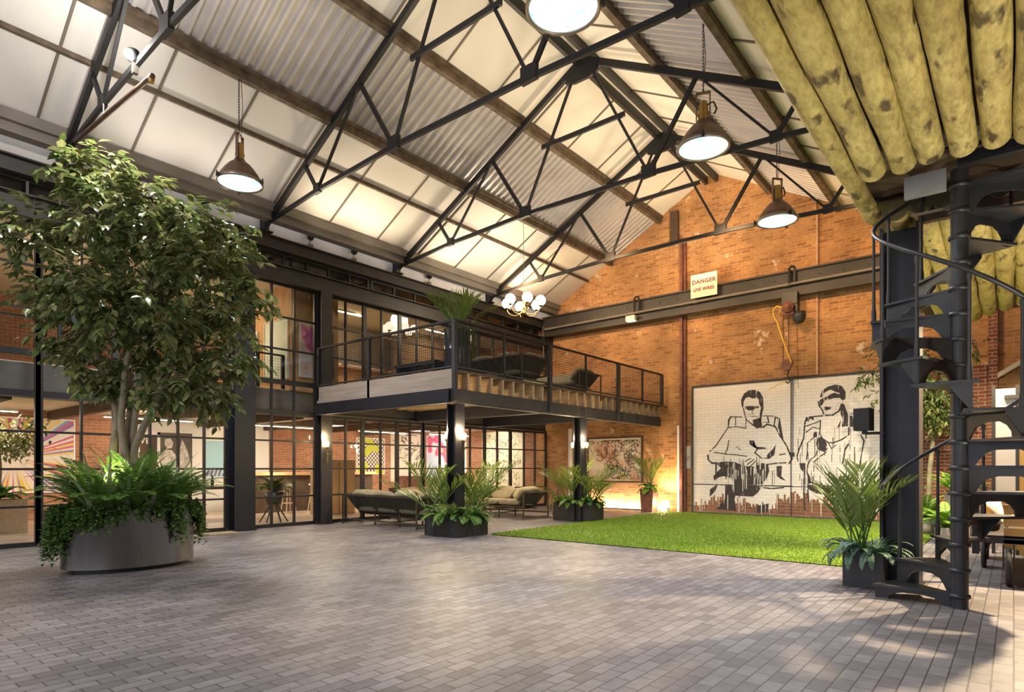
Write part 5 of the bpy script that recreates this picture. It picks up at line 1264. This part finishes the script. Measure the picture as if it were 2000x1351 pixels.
m = scribble(MB(), -14.0, -12.9, .6, 2.2, 24, 15.867, 13, .02, 4, 'y', .08); m.build('red_drawings', mat('red_marker', (.55, .1, .1), .6), wb)
sh = thing('ink_picture', 'tall cream panel with loose black line drawing, past the sofa', 'drawing', (0, 0, 0))
MB().bx(-17.2, -17.17, 14.2, 15.7, .7, 2.45).build('paper', M['cream'], sh)
m = scribble(MB(), 14.3, 15.6, 1.5, 2.4, 26, -17.167, 14, .025, 6, 'x', .14); m.build('ink_lines', INK, sh, 'stuff')
# gallery pictures on plywood
py = 7.4
t = painting('abstract_painting', 'tall abstract painting with yellow blocks, upstairs next to the wide column', py, -14.25, -13.72, 3.2, 4.35, canvas_mat('yellow_blocks', lambda nt, v: ramp(nt, noise(nt, v, 2.2, 0), [(.4, (.5, .46, .52)), (.47, (.62, .58, .66)), (.5, (.85, .62, .03)), (.62, (.85, .65, .05)), (.64, (.6, .55, .62))])), 'y')
t = painting('abstract_painting', 'wide pale green abstract painting upstairs on the plywood wall', py, -13.38, -12.42, 3.2, 4.5, canvas_mat('misty_green', lambda nt, v: ramp(nt, noise(nt, v, 1.1, 2), [(.3, (.42, .52, .48)), (.5, (.62, .72, .64)), (.65, (.8, .86, .76))])), 'y', 'cream')
t = painting('abstract_painting', 'magenta and cream abstract painting upstairs on the side of the plywood box', -12.3, 7.6, 8.0, 3.25, 4.42, canvas_mat('magenta_blocks', lambda nt, v: ramp(nt, noise(nt, v, 2.4, 1), [(.38, (.6, .12, .4)), (.47, (.72, .3, .55)), (.5, (.8, .62, .4)), (.6, (.65, .6, .68))])))
t = painting('abstract_painting', 'narrow framed painting upstairs near the mezzanine railing, seen edge-on', -12.3, 8.28, 8.42, 3.3, 4.3, M['cream'], 'x', 'darkwood')
# shelf with papers above the dado
t = thing('dado_shelf', 'timber shelf with white papers upstairs behind the mezzanine', 'shelf', (0, 0, 0))
MB().bx(-14.6, -14.4, 9.4, 13, 4.0, 4.04).build('board', M['ply'], t)
for i in range(4): tag(MB().bx(-14.58, -14.42, 9.7 + i * .75, 10.2 + i * .75, 4.04, 4.1).build('paper_stack', M['white']), '%s stack of white papers along the upstairs shelf, counted from the ficus side' % ORD[i], 'paper', 'paper stacks on the upstairs shelf')
# ground floor furniture behind the glass
t = thing('bar_counter', 'long bar counter with a pale timber top behind the middle panes', 'counter', (-15.6, 10.3, 0))
MB().bx(-.35, .35, -2.2, 1.6, .0, 1.0).build('front', M['darkwood'], t); MB().bx(-.42, .42, -2.3, 1.7, 1.0, 1.08).build('top', M['ply'], t)
def make_stool(label):
    t = thing('bar_stool', label, 'stool', (0, 0, 0), 0, 'bar stools at the counter')
    MB().lathe((0, 0, .74), [(.001, -.02), (.17, -.015), (.18, .01), (.15, .03), (.001, .035)], 20).build('seat', M['white'], t)
    for i in range(4):
        a = PI / 4 + i * PI / 2; MB().tube([(.09 * math.cos(a), .09 * math.sin(a), .72), (.2 * math.cos(a), .2 * math.sin(a), 0)], .014, 7).build('leg', M['cream'], t)
    MB().tube([(.15 * math.cos(a), .15 * math.sin(a), .28) for a in [2 * PI * i / 16 for i in range(17)]], .01, 6).build('foot_ring', M['cream'], t)
    return t
s0 = make_stool('white bar stool at the counter, closest to the wide column'); s0.location = (-14.7, 8.75, 0)
dup(s0, (-14.7, 9.55, 0), 0, 'white bar stool at the counter, next along from the first')
dup(s0, (-14.7, 10.5, 0), 0, 'white bar stool at the counter, third from the wide column')
t = thing('trestle_table', 'dark trestle table with objects on it, behind the pane next to the wide column', 'table', (-14.2, 6.6, 0))
MB().bx(-.4, .4, -.75, .75, .72, .77).build('top', M['darkwood'], t)
for y in (-.55, .55):
    MB().bar((-.35, y, 0), (.1, y, .72), .05, .05).bar((.35, y, 0), (-.1, y, .72), .05, .05).bx(-.3, .3, y - .03, y + .03, .3, .35).build('trestle', M['darkwood'], t)
for i, (yy_, r, h, s_) in enumerate(((6.2, .07, .22, 'dark round vase on the trestle table'), (6.55, .04, .26, 'slim dark bottle on the trestle table'), (6.95, .09, .1, 'low dark bowl on the trestle table'))):
    tag(MB().lathe((-14.2, yy_, .77), [(.001, 0), (r * .7, 0), (r, h * .4), (r * .5, h * .8), (r * .55, h), (.001, h)], 18).build(('vase', 'bottle', 'bowl')[i], M['zinc'] if i else M['darkwood']), s_, ('vase', 'bottle', 'bowl')[i])
t = thing('tripod_plant_stand', 'leafy plant on a black splayed-leg stand behind the panes beside the slim column', 'potted plant', (-12.6, 7.15, 0))
for i in range(6):
    a = 2 * PI * i / 6; MB().tube([(.05 * math.cos(a), .05 * math.sin(a), .42), (.3 * math.cos(a), .3 * math.sin(a), 0)], .016, 6).build('leg', M['black'], t)
MB().lathe((0, 0, .4), [(.001, 0), (.15, 0), (.22, .26), (.2, .26), (.18, .2)], 20).build('pot', M['zinc'], t)
rr = random.Random(81); m = MB(); st = MB(); fern(m, st, 0, 0, .64, 22, .55, rr, .9, 1.6, .13, .04); m.build('fern_fronds', M['palm'], t); st.build('fern_stems', M['fern'], t)
t = thing('planter_crate', 'brown timber planter crate with a small tree and ferns behind the leftmost panes', 'planter', (-14.3, 2.75, 0))
MB().bx(-.35, .35, -.35, .35, 0, .62).build('box', M['wood'], t)
rr = random.Random(82); m = MB(); st = MB(); fern(m, st, 0, 0, .62, 24, .5, rr, .8, 1.7, .12, .04); m.build('fern_fronds', M['fern'], t); st.build('fern_stems', M['fern'], t)
m = MB(); br = MB(); br.tube([(0, 0, .6), (.03, .02, 1.2), (-.02, 0, 1.7)], [.03, .025, .015], 7)
for i in range(16):
    c = Vector((rr.uniform(-.45, .55), rr.uniform(-.5, .5), rr.uniform(1.45, 2.15))); br.tube([(0, 0, 1.5), c], [.01, .003], 4, False)
    for q in range(60): leaf(m, c + Vector((rr.gauss(0, .13), rr.gauss(0, .13), rr.gauss(0, .1))), Vector((rr.uniform(-1, 1), rr.uniform(-1, 1), rr.uniform(-1, .2))), Vector((rr.uniform(-.4, .4), rr.uniform(-.4, .4), 1)), .11, .05, .12, .1)
br.build('trunk', M['bark'], t); m.build('foliage', M['ficus'], t)
t = thing('oval_bench', 'low wavy timber bench behind the leftmost panes', 'bench', (-15.2, 4.2, 0))
MB().lathe((0, 0, 0), [(.001, .34), (.42, .34), (.45, .38), (.42, .42), (.001, .42)], 30, True, 1, 1.9).build('seat', M['wood'], t)
for y in (-.5, .5): MB().bx(-.2, .2, y - .02, y + .02, 0, .34).build('leg', M['black'], t)
t = thing('leather_armchair', 'brown armchair behind the glass, over the sofa back', 'armchair', (-14.3, 12.4, 0), .4)
MB().bx(-.38, .38, -.38, .38, .3, .44).build('seat', M['rust'], t); MB().bx(-.38, .38, .3, .4, .44, .95).build('backrest', M['rust'], t)
for sx_ in (-.36, .36): MB().bx(sx_ - .02, sx_ + .02, -.36, .36, .0, .6).build('side_frame', M['darkwood'], t)
t = thing('wood_cabinet', 'tall brown slatted cabinet with chairs stacked before it, behind the slim column', 'cabinet', (-13.6, 9.35, 0))
MB().bx(-.25, .25, -.5, .5, 0, 1.4).build('carcass', M['wood'], t)
for y in (-.25, .25): MB().bx(.25, .27, y - .23, y + .23, .05, 1.35).build('door', M['ply'], t)
# long ceiling lamps inside
def make_tube(label, loc, L, z):
    t = thing('ceiling_lamp', label, 'ceiling lamp', (loc[0], loc[1], z), 0, 'linear lamps of the inner rooms')
    MB().bx(-.04, .04, -L / 2, L / 2, 0, .04).build('housing', M['white'], t); MB().bx(-.03, .03, -L / 2 + .02, L / 2 - .02, -.012, .0).build('diffuser', M['strip'], t); return t
for i, (x, y, z, w) in enumerate(((-14.6, 2.2, 2.26, 1), (-14.6, 5.4, 2.26, 1), (-14.6, 8.6, 2.26, 1), (-14.6, 11.8, 2.26, 1), (-14.2, 14.2, 2.26, 1))):
    make_tube('%s linear lamp under the ground floor ceiling behind the glass, counted from the ficus end' % ORD[i], (x, y), 1.8, z)
    light('AREA', (x, y, z - .04), 26, (1, .80, .58), .5, (x, y, 0), sy=1.8)
    light('AREA', (x - .5, y, z - .3), 15, (1, .82, .62), .4, (-17.2, y, 1.2), sy=1.8)
for i, (x, y, z, e) in enumerate(((-14.2, 5.9, 5.22, 26), (-13.6, 3.2, 5.22, 22), (-13.4, 9.5, 5.22, 16), (-13.2, 12.8, 5.22, 13))):
    make_tube('%s linear lamp under the gallery ceiling upstairs' % ORD[i], (x, y), 1.2, z)
    light('AREA', (x, y, z - .05), e, (1, .74, .45), .4, (x, y + .4, 3), sy=1.2)
light('AREA', (-13.2, 15.0, 2.2), 9, (1, .85, .68), .4, (-13.5, 15.92, 1.3), sy=1)
light('AREA', (-15.8, 14.8, 2.2), 10, (1, .9, .8), .4, (-16.1, 15.92, 1.3), sy=1)
# ================================================================ cart spots and added fill lights of the hall, sky, camera
# lights added under the mezzanine to brighten its floor and joists
for y in (9.3, 12.3): light('AREA', (-9.6, y, 2.28), 30, (1, .78, .52), .5, (-9.6, y, 0), sy=.5)
for y in (9.3, 12.3): light('SPOT', (-9.4, y, .75), 75, (1, .8, .55), .2, (-9.4, y, 3), 165, .9)
# spot over the cart corner
light('SPOT', (1.0, 9.2, 3.55), 1400, (1, .76, .48), .08, (-.1, 7.5, 0), 88, .4)
light('SPOT', (-.45, 10.6, 3.5), 520, (1, .84, .56), .1, (-.85, 12.9, .7), 100, .6)
light('SPOT', (.4, 9.4, 3.5), 240, (1, .78, .48), .1, (.2, 11.0, 1.0), 90, .6)
# unseen spots added to light the logs and stair treads from below
light('SPOT', (1.3, 3.4, .25), 210, (1, .9, .66), .15, (-.4, 4.3, 3.7), 120, .9)
light('SPOT', (1.2, 8.6, .9), 110, (1, .9, .66), .12, (-.2, 9.6, 3.7), 120, .9)
light('SPOT', (1.0, 6.1, .2), 120, (1, .95, .85), .12, (.1, 6.5, 3.6), 90, .8)
w = bpy.data.worlds.new('World'); bpy.context.scene.world = w; w.use_nodes = True
bg = w.node_tree.nodes['Background']; bg.inputs[0].default_value = (.80, .80, .92, 1); bg.inputs[1].default_value = .78
cd = bpy.data.cameras.new('Camera'); cam = bpy.data.objects.new('Camera', cd); C.objects.link(cam)
cd.sensor_fit = 'HORIZONTAL'; cd.sensor_width = 36; cd.lens = 1200 * 36 / 2000.0
cd.shift_y = (913.3 - 675.5) / 2000.0; cd.clip_start = .05
cam.location = (0, 0, 1.2); cam.rotation_euler = (PI / 2, 0, th)
sc = bpy.context.scene; sc.camera = cam
sc.view_settings.view_transform = 'Standard'; sc.view_settings.look = 'None'; sc.view_settings.gamma = 1; sc.view_settings.exposure = 1.1
sc.view_settings.use_curve_mapping = False
sc.cycles.max_bounces = 7; sc.cycles.diffuse_bounces = 4; sc.cycles.glossy_bounces = 3; sc.cycles.transparent_max_bounces = 14; sc.cycles.transmission_bounces = 4
sc.cycles.sample_clamp_indirect = 4; sc.cycles.caustics_reflective = False; sc.cycles.caustics_refractive = False
